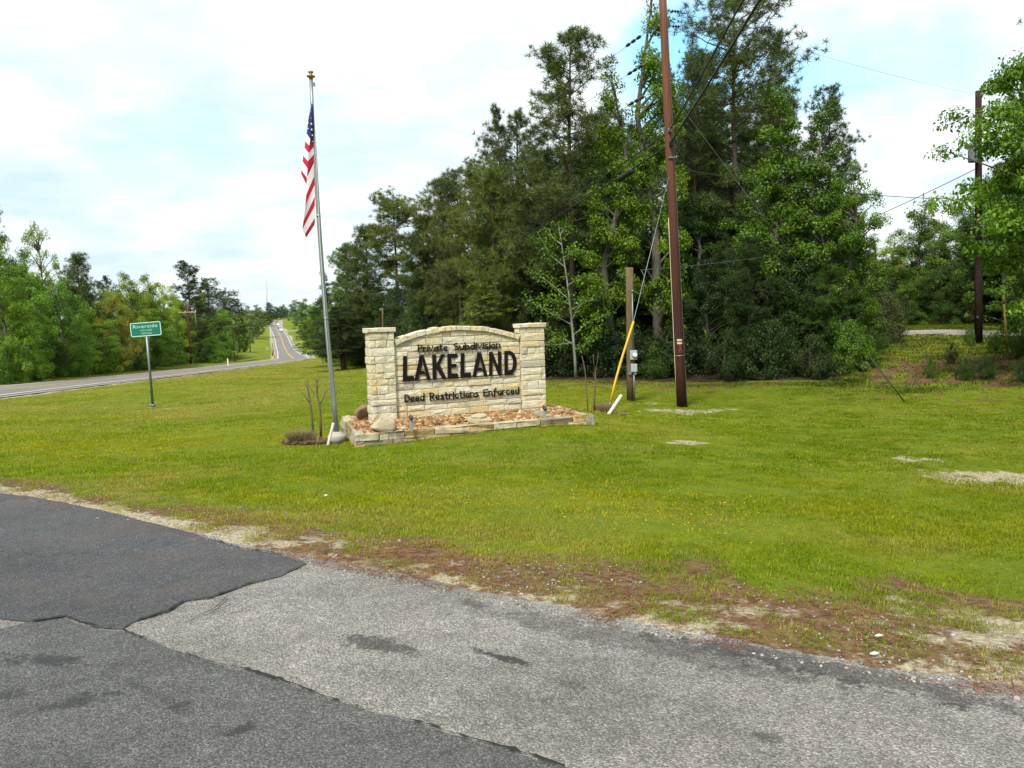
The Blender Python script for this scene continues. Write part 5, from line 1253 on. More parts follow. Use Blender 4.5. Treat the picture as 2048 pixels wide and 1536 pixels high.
# ------------------------------------------------------------------ trees
def leafquads(P, N_, size, r_, droop=.3, aspect=.62):
    """rhombic leaf cards at P with loose normals N_"""
    n = len(P); a = r_.normal(0, 1, (n, 3)); N_ = N_ + r_.normal(0, .75, (n, 3)); N_ /= np.linalg.norm(N_, axis=1)[:, None] + 1e-9
    u = np.cross(N_, a); u /= np.linalg.norm(u, axis=1)[:, None] + 1e-9; v = np.cross(N_, u); s_ = (size * r_.uniform(.6, 1.3, n))[:, None]
    V = np.empty((n, 4, 3)); V[:, 0] = P - u * s_ * .5; V[:, 1] = P + v * s_ * aspect * .5 - u * s_ * .05; V[:, 2] = P + u * s_ * .5 - np.array([0, 0, droop]) * s_; V[:, 3] = P - v * s_ * aspect * .5 - u * s_ * .05
    F = np.arange(4 * n).reshape(-1, 4); rnd = np.repeat(r_.random(n), 4); return V.reshape(-1, 3), F, rnd
def tree_tubes(limbs, n=6):
    mb = MB()
    for pts, ra, rb in limbs: mb.tube(pts, list(np.linspace(ra, rb, len(pts))), n, cap=False)
    return mb
def decid(seed, H, Rr, base, shape, ncl, nleaf, ls, clr, gaps=0.0, flat=.75):
    """shape(t) -> crown radius factor for t 0..1 up the crown"""
    r_ = np.random.default_rng(seed); C = []; 
    ts = r_.random(ncl * 6); 
    for t in ts:
        rad = shape(t)
        if r_.random() > rad * 1.0 + .08: continue
        a = r_.uniform(0, 6.28); q = rad * (r_.random() ** .42); lob = 1 + .22 * math.sin(3 * a + seed) + .14 * math.sin(5 * a + seed * 2.1 + t * 6)
        C.append((Rr * q * lob * math.cos(a), Rr * q * lob * math.sin(a), H * (base + (1 - base) * t), q))
        if len(C) >= ncl: break
    C = np.array(C); n_each = np.maximum(8, (nleaf / len(C) * r_.uniform(.5, 1.5, len(C)))).astype(int); P = []; N_ = []; T = []
    for (x, y, z, q), k in zip(C, n_each):
        s_ = clr * r_.uniform(.7, 1.35); d = r_.normal(0, 1, (k, 3)); d /= np.linalg.norm(d, axis=1)[:, None]; rad = r_.random(k) ** .45; p = d * rad[:, None] * np.array([s_, s_, s_ * flat]); p[:, 2] -= .25 * (p[:, 0] ** 2 + p[:, 1] ** 2) / s_
        P.append(p + (x, y, z)); out = np.array([x, y, 0]) / (Rr + .01); N_.append(d * .8 + np.array([0, 0, .55]) + out * .5); T.append(np.full(k, r_.random()))
    P = np.concatenate(P); N_ = np.concatenate(N_); V, F, rnd = leafquads(P, N_, ls, r_); T = np.repeat(np.concatenate(T), 4)
    crown = mesh_np('crown', V, F, [M['leaf']], rnd=rnd * .5 + T * .5)
    limbs = []; tr_ = [(0, 0, -.3), (.02 * H * r_.normal(), .02 * H * r_.normal(), H * .35), (.03 * H * r_.normal(), .03 * H * r_.normal(), H * .65), (0, 0, H * .95)]
    tr_ = [Vector(q) for q in tr_]; limbs.append((tr_, H * .016 + .03, .02))
    def tp_(z):
        f = np.clip(z / (H * .95), 0, 1) * 3; i = min(2, int(f)); return tr_[i].lerp(tr_[i + 1], f - i)
    sel = r_.permutation(len(C))[:min(len(C), 46)]
    for i in sel:
        c = Vector(C[i][:3]); s0 = tp_(max(.05 * H, c.z - .5 * math.hypot(c.x, c.y) - .05 * H)); md = s0.lerp(c, .5) + Vector((0, 0, .06 * (c - s0).length)); limbs.append(([s0, md, c], .012 * H * .35 + .012, .008))
    return tree_tubes(limbs).mesh('trunk', M['bark']), crown
def pine(seed, H, Rr, base, prof, nb, M_cl, nl_, dens=1.0, droop=0.0, upturn=.25, csize=.42):
    nl = int(nl_ * 1.45); r_ = np.random.default_rng(seed); limbs = []; wob = r_.normal(0, .012 * H, 2)
    tr_ = [Vector((0, 0, -.3)), Vector((wob[0] * .5, wob[1] * .5, H * .4)), Vector((wob[0], wob[1], H * .72)), Vector((wob[0] * 1.3, wob[1] * .7, H))]
    limbs.append((tr_, H * .013 + .05, .03)); 
    def tp_(t):
        f = np.clip(t, 0, .999) * 3; 
        zs_ = [0, .4, .72, 1]
        i = 0 if t < .4 else (1 if t < .72 else 2); return tr_[i].lerp(tr_[i + 1], (t - zs_[i]) / (zs_[i + 1] - zs_[i]))
    CP_ = []
    for j in range(nb):
        t = base + (1 - base) * (j + r_.random()) / nb; u = (t - base) / (1 - base); L = Rr * prof(u) * r_.uniform(.55, 1.2)
        a = r_.uniform(0, 6.28); s0 = tp_(t); el = r_.normal(.05, .22) + .55 * u ** 2 - droop
        d = Vector((math.cos(a) * math.cos(el), math.sin(a) * math.cos(el), math.sin(el))); e = s0 + d * L + Vector((0, 0, upturn * L * .35)); md = s0 + d * L * .5
        limbs.append(([s0, md, e], .010 * L + .016, .008))
        nc = max(2, int(M_cl * 1.5 * L / Rr))
        for q in range(nc):
            f = 1 - .72 * (r_.random() ** 1.3); c = (s0.lerp(md, f * 2) if f < .5 else md.lerp(e, f * 2 - 1)); spread = .22 * L * (1.1 - f * .4); tip = c + Vector((r_.normal(0, spread), r_.normal(0, spread), abs(r_.normal(.10, .16)) * L * .5 + .05)); CP_.append(tip)
            if q % 3 == 0: limbs.append(([c, tip], .010, .006))
    for q in range(8): CP_.append(tr_[3] + Vector((r_.normal(0, .3), r_.normal(0, .3), r_.uniform(-.7, .25))))
    CP_ = np.array([tuple(c) for c in CP_]); nC = len(CP_)
    d = r_.normal(0, 1, (nC, nl, 3)); d[:, :, 2] = d[:, :, 2] * .75 + .45; d /= np.linalg.norm(d, axis=2)[:, :, None]
    cs_ = (csize * .72 * r_.uniform(.7, 1.3, nC))[:, None, None]; o_ = r_.normal(0, 1, (nC, nl, 3)); sd_ = np.cross(d, o_); sd_ /= np.linalg.norm(sd_, axis=2)[:, :, None] + 1e-9
    base_ = CP_[:, None, :] + d * cs_ * .12; wdt = .018 * dens; V = np.empty((nC, nl, 3, 3)); V[:, :, 0] = base_ + sd_ * wdt; V[:, :, 1] = base_ - sd_ * wdt; V[:, :, 2] = base_ + d * cs_ * r_.uniform(.8, 1.2, (nC, nl, 1))
    rnd = np.repeat((r_.random(nC)[:, None] * .6 + r_.random((nC, nl)) * .4).ravel(), 3); crown = mesh_np('crown', V.reshape(-1, 3), np.arange(nC * nl * 3).reshape(-1, 3), [M['needle']], rnd=rnd)
    return tree_tubes(limbs, 6).mesh('trunk', M['bark_pine']), crown
dome = lambda t: max(.05, math.sin(math.pi * (t * .82 + .16)) ** .7)
full = lambda t: (1 - .12 * (1 - t)) * (1 - max(0, t - .5) ** 2 * 3.4) if t < .98 else .15
cone = lambda t: max(.06, (1 - t) ** .8 * min(1, .45 + t * 2.2))
tall = lambda t: max(.08, (1 - t ** 2.2) * min(1, .55 + t * 1.6))
flatc = lambda u: .25 + .9 * u if u < .75 else max(.25, 1 - 2.2 * (u - .75))
pcone = lambda u: max(.12, (1 - u) ** .75 * min(1, .6 + u * 2))
pround = lambda u: max(.15, math.sin(math.pi * (.12 + u * .83)) ** .8)
K = {}
def meas(tc_):
    me = tc_[1]; co = np.empty(len(me.vertices) * 3, np.float32); me.vertices.foreach_get('co', co); co = co.reshape(-1, 3); return (tc_, float(np.percentile(co[:, 2], 99.7)), float(np.percentile(np.hypot(co[:, 0], co[:, 1]), 96)))
K['oak'] = [meas(decid(1, 12, 4.0, .05, full, 130, 36000, .15, .82)), meas(decid(2, 12, 2.9, .04, full, 115, 32000, .135, .66)), meas(decid(3, 12, 2.8, .08, dome, 110, 32000, .135, .64)), meas(decid(21, 13, 2.0, .05, full, 120, 30000, .12, .5)), meas(decid(22, 13, 2.2, .07, tall, 120, 30000, .12, .52))]
K['gum'] = [meas(decid(4, 14, 2.4, .06, tall, 125, 28000, .115, .53)), meas(decid(5, 14, 1.7, .08, cone, 125, 26000, .105, .43)), meas(decid(23, 14, 1.5, .06, tall, 125, 26000, .105, .41))]
K['thin'] = [meas(decid(6, 12, 2.6, .42, dome, 40, 6000, .15, .55))]
K['shrub'] = [meas(decid(7, 3.2, 1.7, .02, full, 80, 11000, .115, .48)), meas(decid(8, 3.0, 1.9, .02, dome, 80, 11000, .115, .48))]
K['near'] = [meas(decid(9, 12, 4.2, .20, dome, 230, 62000, .14, .7, flat=.45))]
prof = lambda xs, ys: (lambda u: float(np.interp(u, xs, ys)))
K['pine'] = [meas(pine(11, 20, 3.6, .28, pround, 70, 22, 19, csize=.5)), meas(pine(12, 20, 3.9, .22, prof([0, .2, .38, .62, .85, 1], [.55, .65, .5, 1, .95, .45]), 74, 25, 19, csize=.5)), meas(pine(13, 18, 3.6, .16, prof([0, .1, .42, .58, .72, .80, .93, 1], [.7, 1, .95, .8, .6, .62, .46, .2]), 84, 24, 19, csize=.48)), meas(pine(24, 18, 3.2, .20, prof([0, .15, .5, .8, 1], [.6, 1, .85, .55, .25]), 76, 20, 19, csize=.48))]
K['flatpine'] = [meas(pine(14, 16, 3.6, .52, flatc, 54, 24, 20, csize=.5))]
K['bushpine'] = [meas(pine(15, 14, 3.2, .05, prof([0, .3, .6, .85, 1], [.85, 1, .95, .7, .35]), 115, 15, 18, csize=.58)), meas(pine(16, 14, 3.6, .03, pround, 115, 15, 18, csize=.58)), meas(pine(26, 14, 2.6, .06, prof([0, .2, .5, .75, .9, 1], [.7, 1, .8, .95, .6, .35]), 105, 15, 18, csize=.55))]
K['youngpine'] = [meas(pine(17, 6, 1.5, .08, pcone, 60, 8, 16, csize=.36))]
GREEN = {'bright': (.09, .175, .010), 'spring': (.15, .235, .018), 'yellow': (.13, .18, .015), 'leafy': (.072, .142, .011), 'gold': (.155, .165, .02), 'mid': (.072, .148, .012), 'deep': (.04, .088, .011), 'dark': (.026, .05, .011), 'pine': (.068, .102, .026), 'pinedark': (.042, .066, .02), 'pineyel': (.095, .128, .022), 'far': (.11, .175, .06), 'farhaze': (.055, .105, .06), 'olive': (.075, .085, .025)}  # the far tones have distance haze mixed into the leaf colour
cnt = [0]
def plant(kind, px, top, Y, hw, color, label, name=None, group=None, cat='tree', base_row=None, X=None, lean=0, var=None, sink=.15, zbase=None):
    r_ = random.Random(cnt[0] * 17 + 3); cnt[0] += 1
    if px < 485 and Y < 300: Y = max(Y, float(np.interp(px, [-80, 0, 60, 190, 300, 380, 440, 480], [58, 62, 70, 88, 112, 152, 215, 262])))
    x = X if X is not None else float(atY(px, base_row or 720, Y)[0]); z = zg(x, Y) if zbase is None else zbase; zt_ = atY(px, top, Y)[2]; Hh = max(.8, zt_ - z); Rw = hw * Y / FPX
    if kind in ('oak', 'gum', 'bushpine'): ks = sorted(K[kind], key=lambda q: abs(math.log((Rw / Hh) / (q[2] / q[1])))); (trm, crm), H0, R0 = ks[r_.randrange(2)] if len(ks) > 2 else ks[0] if len(ks) < 2 else r_.choice(ks)
    else: (trm, crm), H0, R0 = K[kind][var if var is not None else r_.randrange(len(K[kind]))]
    name = name or ('pine_tree' if 'pine' in kind else 'shrub' if kind == 'shrub' else 'broadleaf_tree')
    o = thing(name, label, cat, (x, Y, z - sink), r_.uniform(0, 6.28), group)
    o.scale = (Rw / R0, Rw / R0, (Hh + sink) / H0)
    if lean: o.rotation_euler = (0, lean, 0)
    t = ob('trunk', trm, o); c = ob('crown', crm, o); f = r_.uniform(.85, 1.15)
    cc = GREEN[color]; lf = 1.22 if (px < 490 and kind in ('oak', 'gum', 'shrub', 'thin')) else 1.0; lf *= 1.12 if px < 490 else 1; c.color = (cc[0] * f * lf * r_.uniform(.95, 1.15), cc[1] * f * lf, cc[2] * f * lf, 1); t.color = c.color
    return o
# --- the tall trees of the right-hand wood
plant('pine', 1478, -45, 40, 128, 'pine', 'tallest dark pine, its top leaving the frame right of the red brown pole', var=1)
plant('pine', 1148, 60, 37, 132, 'pine', 'tall pine with broad ragged crown, left of the light green gum trees', var=2)
plant('gum', 1318, -70, 36.5, 72, 'bright', 'slender light green gum tree rising behind the red brown pole', var=0)
plant('gum', 1232, 128, 35.5, 66, 'bright', 'pointed light green gum tree between the tall pine and the pole', var=1)
plant('oak', 1555, 178, 35, 98, 'leafy', 'leafy green tree with pointed top at the right end of the wood', var=2)
plant('oak', 1648, 215, 34, 92, 'leafy', 'leafy green tree with rounded top beside the gap', var=0)
plant('oak', 1702, 330, 32.5, 58, 'bright', 'bright green tree leaning over the bank beside the gap', var=1)
plant('pine', 1655, 172, 44, 62, 'pinedark', 'dark pine peering out behind the bright green tree', var=0)
plant('pine', 1545, 60, 45, 80, 'pine', 'dark pine close behind the tallest pine on its right', var=3)
plant('flatpine', 800, 382, 66, 68, 'pineyel', 'lone flat topped pine standing above the wood left of the sign')
plant('pine', 1052, 225, 42, 84, 'pine', 'mid height pine left of the broad crowned pine', var=0)
plant('pine', 968, 318, 40, 78, 'pineyel', 'yellowish pine with a thin bare trunk showing behind the sign', var=0)
plant('bushpine', 905, 352, 50, 52, 'pineyel', 'bushy yellowish pine at the shoulder of the wood', var=0)
plant('pine', 1395, 85, 43, 60, 'pine', 'narrow pine between the gum tree and the tallest pine', var=1)
plant('bushpine', 738, 455, 70, 62, 'pine', 'bushy dark pine at the left end of the wood', var=0)
plant('bushpine', 700, 488, 84, 40, 'mid', 'green bushy conifer at the left edge of the wood, behind the flagpole', var=1)
plant('oak', 655, 545, 105, 26, 'deep', 'dark tree just behind the flagpole', var=0)
plant('oak', 690, 590, 92, 58, 'mid', 'green leafy tree hanging over the lawn right of the flagpole', var=1)
plant('oak', 735, 600, 76, 60, 'mid', 'green leafy tree at the lawn edge behind the left pillar', var=0)
plant('oak', 665, 620, 125, 30, 'bright', 'light green tree beside the highway right of the flagpole', var=2)
plant('youngpine', 978, 565, 37, 66, 'pineyel', 'young yellow green pine standing in front of the dark wood')
plant('oak', 870, 455, 56, 52, 'pine', 'round dark tree right of the flat topped pine', var=2)
plant('pine', 1012, 214, 40.5, 62, 'pine', 'pine at the left shoulder of the tall group, its side branches against the sky', var=3)
plant('pine', 925, 338, 46, 70, 'pine', 'rounded pine stepping up from the lone flat topped one', var=0)
plant('bushpine', 862, 440, 54, 58, 'pine', 'bushy pine right beside the lone flat topped pine')
plant('bushpine', 1000, 330, 38.5, 70, 'pineyel', 'bushy pine in front of the tall group, above the arch of the sign')
plant('pine', 1215, 230, 43, 90, 'pine', 'dark pine filling behind the two light green gum trees', var=3)
plant('pine', 1425, 110, 46, 95, 'pinedark', 'dark pine behind the red brown pole on its right', var=3)
WG = 'trees in the shade of the wood'
r_ = random.Random(99)
sky_r = [(640, 640), (700, 520), (760, 500), (850, 470), (900, 420), (960, 380), (1020, 300), (1080, 270), (1160, 200), (1250, 190), (1330, 150), (1420, 150), (1520, 130), (1600, 220), (1690, 300), (1720, 420)]
sx0, sy0 = zip(*sky_r)
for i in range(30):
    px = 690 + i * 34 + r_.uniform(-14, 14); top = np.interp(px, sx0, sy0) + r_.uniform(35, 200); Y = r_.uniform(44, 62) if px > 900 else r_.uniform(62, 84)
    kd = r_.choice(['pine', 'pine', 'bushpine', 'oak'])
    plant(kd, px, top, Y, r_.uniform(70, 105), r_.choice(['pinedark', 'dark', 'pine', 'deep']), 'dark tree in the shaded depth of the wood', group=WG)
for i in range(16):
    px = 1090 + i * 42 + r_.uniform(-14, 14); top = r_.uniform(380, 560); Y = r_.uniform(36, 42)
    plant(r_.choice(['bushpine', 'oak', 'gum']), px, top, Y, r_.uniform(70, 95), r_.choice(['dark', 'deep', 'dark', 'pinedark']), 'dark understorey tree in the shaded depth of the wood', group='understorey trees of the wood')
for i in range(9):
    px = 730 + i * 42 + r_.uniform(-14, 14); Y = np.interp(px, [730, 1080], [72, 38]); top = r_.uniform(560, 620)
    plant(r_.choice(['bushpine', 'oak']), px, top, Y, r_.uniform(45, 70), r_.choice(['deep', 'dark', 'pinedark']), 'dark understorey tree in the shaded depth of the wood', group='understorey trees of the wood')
SG = 'shrubs along the edge of the wood'
SL = ['dark leafy tree hanging to the grass just right of the red brown pole', 'dark conifer hanging to the grass between the pole and the leafy trees', 'dark leafy tree hanging to the grass under the leafy trees', 'deep green conifer hanging to the grass at the right end of the wood', 'low dark shrub in front of the conifer hanging to the grass', 'low dark shrub just right of the red brown pole foot', 'dark shrub directly behind the red brown pole', 'dark shrub directly behind the meter pole', 'dark shrub between the pale trunked young tree and the meter pole', 'dark shrub right behind the pale trunked young tree', 'small deep green shrub between the meter pole and the red brown pole', 'low dark shrub at the right end of the wood edge', 'green shrub leaning over the foot of the bank beside the cut log', 'dark shrub seen over the right pillar of the sign', 'deep green shrub seen over the right half of the arch', 'dark shrub seen over the middle of the arch', 'deep green shrub seen over the left half of the arch', 'dark shrub seen over the left end of the arch', 'deep green shrub seen behind the left pillar cap', 'green shrub at the lawn edge left of the left pillar', 'green shrub on the lawn edge halfway from pillar to flagpole', 'deep green shrub on the lawn edge just right of the flagpole']
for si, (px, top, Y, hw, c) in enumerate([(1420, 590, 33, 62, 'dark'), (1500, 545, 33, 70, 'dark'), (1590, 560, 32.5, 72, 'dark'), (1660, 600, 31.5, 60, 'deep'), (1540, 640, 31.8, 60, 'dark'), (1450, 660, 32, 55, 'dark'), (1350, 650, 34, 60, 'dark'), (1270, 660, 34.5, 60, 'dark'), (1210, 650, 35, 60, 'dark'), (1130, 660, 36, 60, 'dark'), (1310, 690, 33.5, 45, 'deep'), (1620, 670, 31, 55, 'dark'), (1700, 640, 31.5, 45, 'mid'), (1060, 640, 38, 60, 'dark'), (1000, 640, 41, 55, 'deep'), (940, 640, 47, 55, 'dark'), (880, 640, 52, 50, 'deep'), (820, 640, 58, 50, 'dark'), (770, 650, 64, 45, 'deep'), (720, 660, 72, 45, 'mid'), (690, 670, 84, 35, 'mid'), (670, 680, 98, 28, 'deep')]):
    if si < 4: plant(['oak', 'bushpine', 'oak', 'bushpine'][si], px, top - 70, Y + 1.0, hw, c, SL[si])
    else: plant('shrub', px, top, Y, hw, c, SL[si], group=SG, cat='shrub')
# light sapling with a pale trunk in front of the wood
b = atY(1152, 757, 34.0); sap = thing('young_tree', 'slim young tree with pale trunk and sparse light green leaves right of the sign', 'tree', tuple(b))
def sq(px, py, dy=0): return Vector(rel(atY(px, py, 34.0 + dy), b))
tk = [(1152, 757), (1150, 720), (1147, 680), (1143, 640), (1139, 600), (1134, 560), (1128, 520), (1122, 480), (1116, 445)]
ob('trunk', MB().tube([sq(*p) for p in tk], list(np.linspace(.068, .012, len(tk))), 8).mesh('trunk', M['bark_pale']), sap)
brs = [((1148, 690), (1120, 672), (1080, 650)), ((1146, 672), (1175, 645), (1215, 628)), ((1144, 650), (1100, 625), (1052, 598)), ((1141, 620), (1180, 600), (1205, 572)), ((1139, 600), (1105, 570), (1070, 545)), ((1136, 570), (1165, 555), (1190, 560)), ((1131, 535), (1100, 510), (1078, 470)), ((1128, 515), (1150, 500), (1165, 505)), ((1124, 490), (1105, 475), (1096, 455)), ((1148, 700), (1170, 690), (1195, 660)), ((1143, 640), (1160, 610), (1175, 590)), ((1140, 610), (1118, 600), (1090, 600)), ((1120, 470), (1130, 455), (1133, 440)), ((1147, 685), (1110, 690), (1075, 690))]
lm = MB(); LP = []; rg = np.random.default_rng(8)
for k, br in enumerate(brs):
    P = [sq(px, py, dy) for (px, py), dy in zip(br, (0, .35 * (-1) ** k, .8 * (-1) ** k))]; lm.tube(P, [.028, .02, .008], 6, cap=False)
    for t in np.linspace(.35, 1, 8):
        c = P[0].lerp(P[1], t * 2) if t < .5 else P[1].lerp(P[2], t * 2 - 1)
        for _ in range(4): LP.append((np.array(c) + rg.normal(0, .12, 3), 9))
for t in np.linspace(.45, 1, 10): f = t * 8; i = min(7, int(f)); LP.append((np.array(sq(*tk[i]).lerp(sq(*tk[i + 1]), f - i)) + rg.normal(0, .1, 3), 12))
ob('limbs', lm.mesh('limbs', M['bark_pale']), sap)
P = np.concatenate([c + rg.normal(0, .15, (k, 3)) * np.array([1, 1, .55]) for c, k in LP]); V, F, rn = leafquads(P, np.tile(np.array([0, -.3, .8]), (len(P), 1)), .11, rg)
cr = ob('crown', mesh_np('crown', V, F, [M['leaf']], rnd=rn), sap); cr.color = (*GREEN['bright'], 1)
# --- trees across the gap and at the right edge
for px, top, Y, hw, c, kd, lab in [(1848, 405, 56, 64, 'mid', 'oak', 'round topped green tree in the middle of the gap at right'), (1788, 470, 66, 50, 'spring', 'oak', 'light green tree low in the gap at right'), (1745, 470, 70, 34, 'bright', 'gum', 'light green tree just right of the wood, in the gap'), (1800, 520, 60, 40, 'gold', 'oak', 'golden leaved tree low in the gap at right'), (1918, 415, 52, 72, 'mid', 'oak', 'green tree behind the transformer pole on its left'), (1995, 330, 50, 80, 'deep', 'oak', 'dark green tree behind the transformer pole on its right'), (2070, 300, 48, 90, 'deep', 'oak', 'dark green tree cut by the right edge of the picture'), (1880, 530, 49, 60, 'deep', 'oak', 'low dark tree across the side road, left of the transformer pole'), (1960, 520, 48.5, 60, 'dark', 'oak', 'low dark tree across the side road, behind the transformer pole'), (2040, 520, 48, 60, 'dark', 'oak', 'low dark tree across the side road at the right edge'), (1820, 560, 50, 45, 'mid', 'oak', 'low green tree across the side road below the golden tree'), (1740, 560, 54, 45, 'mid', 'oak', 'low green tree across the side road beside the wood')]:
    plant(kd, px, top, Y, hw, c, lab)
plant('oak', 2150, 90, 33, 170, 'mid', 'dense mid green tree filling the right edge behind the near branches', base_row=700)
plant('oak', 2010, 395, 46, 80, 'mid', 'mid green tree behind the foot of the transformer pole', base_row=680)
GG = 'shaded trees across the side road'
r_ = random.Random(55)
for i in range(12):
    px = 1735 + i * 30 + r_.uniform(-8, 8); plant('oak', px, r_.uniform(505, 560) if px < 1830 else r_.uniform(470, 540), r_.uniform(56, 66), r_.uniform(40, 60), r_.choice(['deep', 'dark', 'deep']), 'dark tree in the shaded depth across the side road', group=GG)
plant('near', 2185, -10, 25, 268, 'bright', 'large near tree reaching in with layered branches from the right edge', base_row=760)
plant('pine', 2112, -330, 30, 84, 'pine', 'pine of which only a branch shows in the top right corner', base_row=700, var=0)
plant('shrub', 1768, 585, 37.5, 42, 'olive', 'thin brownish shrub on the bank beside the side road', cat='shrub')
BG = 'low shrubs on the bank at right'
BL_ = ['small deep green shrub low on the bank, left one of two', 'wider deep green shrub low on the bank below the transformer pole', 'small green shrub on the bank right of the dark guy rod', 'small green shrub at the right of the transformer pole foot', 'deep green shrub high on the bank at the right edge', 'deep green shrub at the foot of the bank at the right edge', 'tiny olive shrub halfway up the bank', 'deep green shrub behind the cut log', 'green shrub above the cut log at the top of the bank', 'deep green shrub cut by the right edge beside the yellow marker', 'tiny green shrub at the left of the transformer pole foot']
for si, (px, top, Y, hw, c) in enumerate([(1930, 752, 27.5, 18, 'deep'), (1968, 742, 27.6, 26, 'deep'), (1862, 742, 28.5, 15, 'mid'), (1990, 686, 33.5, 16, 'mid'), (2040, 672, 31.5, 26, 'deep'), (2045, 755, 26.5, 24, 'deep'), (1905, 700, 31, 14, 'olive'), (1725, 690, 33.5, 40, 'deep'), (1745, 665, 36, 30, 'mid'), (2085, 640, 33, 40, 'deep'), (1938, 678, 36, 12, 'mid')]):
    plant('shrub', px, top, Y, hw, c, BL_[si], group=BG, cat='shrub')
# --- left of the highway
for kd, px, top, Y, hw, c, lab in [('pine', 8, 385, 84, 50, 'pinedark', 'dark thin crowned pine at the left edge of the picture'), ('thin', 95, 445, 80, 46, 'yellow', 'thinly leaved pale tree standing up against the sky at left'), ('oak', 10, 478, 62, 62, 'bright', 'bright green tree filling the left edge'), ('oak', 55, 525, 64, 55, 'bright', 'bright green tree second from the left edge'), ('bushpine', 165, 508, 88, 40, 'pine', 'dark green conical tree between the pale tree and the yellow trees'), ('oak', 128, 560, 63, 66, 'mid', 'broad mid green tree left of the town sign'), ('pine', 222, 552, 112, 26, 'pinedark', 'small dark pine top on the skyline left of the yellow trees'), ('oak', 62, 500, 74, 50, 'mid', 'mid green tree behind the bright trees at the left edge'), ('oak', 232, 588, 82, 50, 'gold', 'golden leaved tree left of the town sign'), ('oak', 262, 548, 100, 46, 'yellow', 'yellow green tree above the town sign'), ('oak', 305, 552, 104, 44, 'yellow', 'taller yellow green tree right of the one above the town sign'), ('oak', 340, 572, 108, 34, 'spring', 'light green tree beside the dark pines, left of the crossarm pole'), ('pine', 383, 522, 150, 46, 'pinedark', 'big dark rounded pine above the crossarm pole'), ('pine', 425, 556, 165, 38, 'pinedark', 'dark pine right of the big rounded pine'), ('pine', 455, 578, 180, 30, 'pinedark', 'dark pine stepping down towards the highway'), ('pine', 478, 598, 200, 22, 'pinedark', 'last dark pine before the highway opens'), ('gum', 408, 582, 150, 22, 'bright', 'vine covered green column of a tree right of the nearest crossarm pole'), ('oak', 290, 610, 72, 60, 'mid', 'green tree directly behind the town sign'), ('oak', 180, 620, 66, 55, 'bright', 'bright green tree low at the left, near the highway'), ('gum', 358, 590, 100, 30, 'yellow', 'vine covered yellow green tree left of the nearest crossarm pole'), ('gum', 425, 650, 168, 26, 'mid', 'small green tree behind the dark crossarm pole on its left'), ('gum', 448, 640, 190, 24, 'mid', 'small green tree behind the dark crossarm pole on its right'), ('gum', 335, 640, 88, 36, 'mid', 'mid green tree between the town sign and the crossarm pole'), ('oak', 395, 640, 145, 30, 'deep', 'deep green tree right behind the nearest crossarm pole'), ('oak', 480, 645, 215, 20, 'mid', 'green tree by the verge beside the farthest crossarm pole')]:
    plant(kd, px, top, Y, hw, c, lab)
LG = 'shrubs along the far side of the highway'
LL = ['yellow green shrub cut by the left edge of the picture', 'shrub by the highway, second from the left edge', 'shrub by the highway, third from the left edge', 'shrub under the pale thin tree, on its left', 'shrub by the highway right under the pale thin tree', 'shrub by the highway below the conical dark tree', 'shrub by the highway left of the broad mid green tree', 'shrub by the highway below the broad mid green tree', 'shrub by the highway halfway between left edge and golden tree', 'shrub by the highway left below the golden tree', 'shrub by the highway right below the golden tree', 'shrub by the highway just left of the town sign', 'shrub seen under the left half of the town sign', 'shrub seen right of the town sign post', 'shrub between the town sign and the yellow vine covered tree', 'shrub left of the nearest crossarm pole', 'shrub at the foot of the nearest crossarm pole', 'shrub just right of the nearest crossarm pole', 'shrub halfway between the two nearer crossarm poles', 'shrub left of the dark slender crossarm pole']
for i, px in enumerate(list(range(-10, 470, 24))):
    Y = np.interp(px, [-10, 60, 190, 300, 380, 440, 470], [60, 66, 82, 106, 150, 208, 250]) ; base = np.interp(px, [0, 470], [772, 722]); top = base - r_.uniform(40, 85) * (1 if px < 330 else .7)
    plant('shrub', px, top, Y, r_.uniform(20, 34), r_.choice(['mid', 'bright', 'deep', 'mid', 'spring' if px < 60 else 'bright']), LL[i], group=LG, cat='shrub')
for i in range(14):
    px = -60 + i * 38 + r_.uniform(-10, 10); Y = np.interp(px, [0, 200, 350, 480], [75, 92, 130, 215]) + r_.uniform(0, 15); plant(r_.choice(['oak', 'bushpine', 'oak']), px, np.interp(px, [0, 100, 200, 300, 480], [520, 545, 575, 585, 625]) + r_.uniform(0, 25), Y, r_.uniform(34, 52), r_.choice(['deep', 'mid', 'mid']), 'shaded tree in the depth behind the highway shrubs', group='trees behind the highway shrubs')
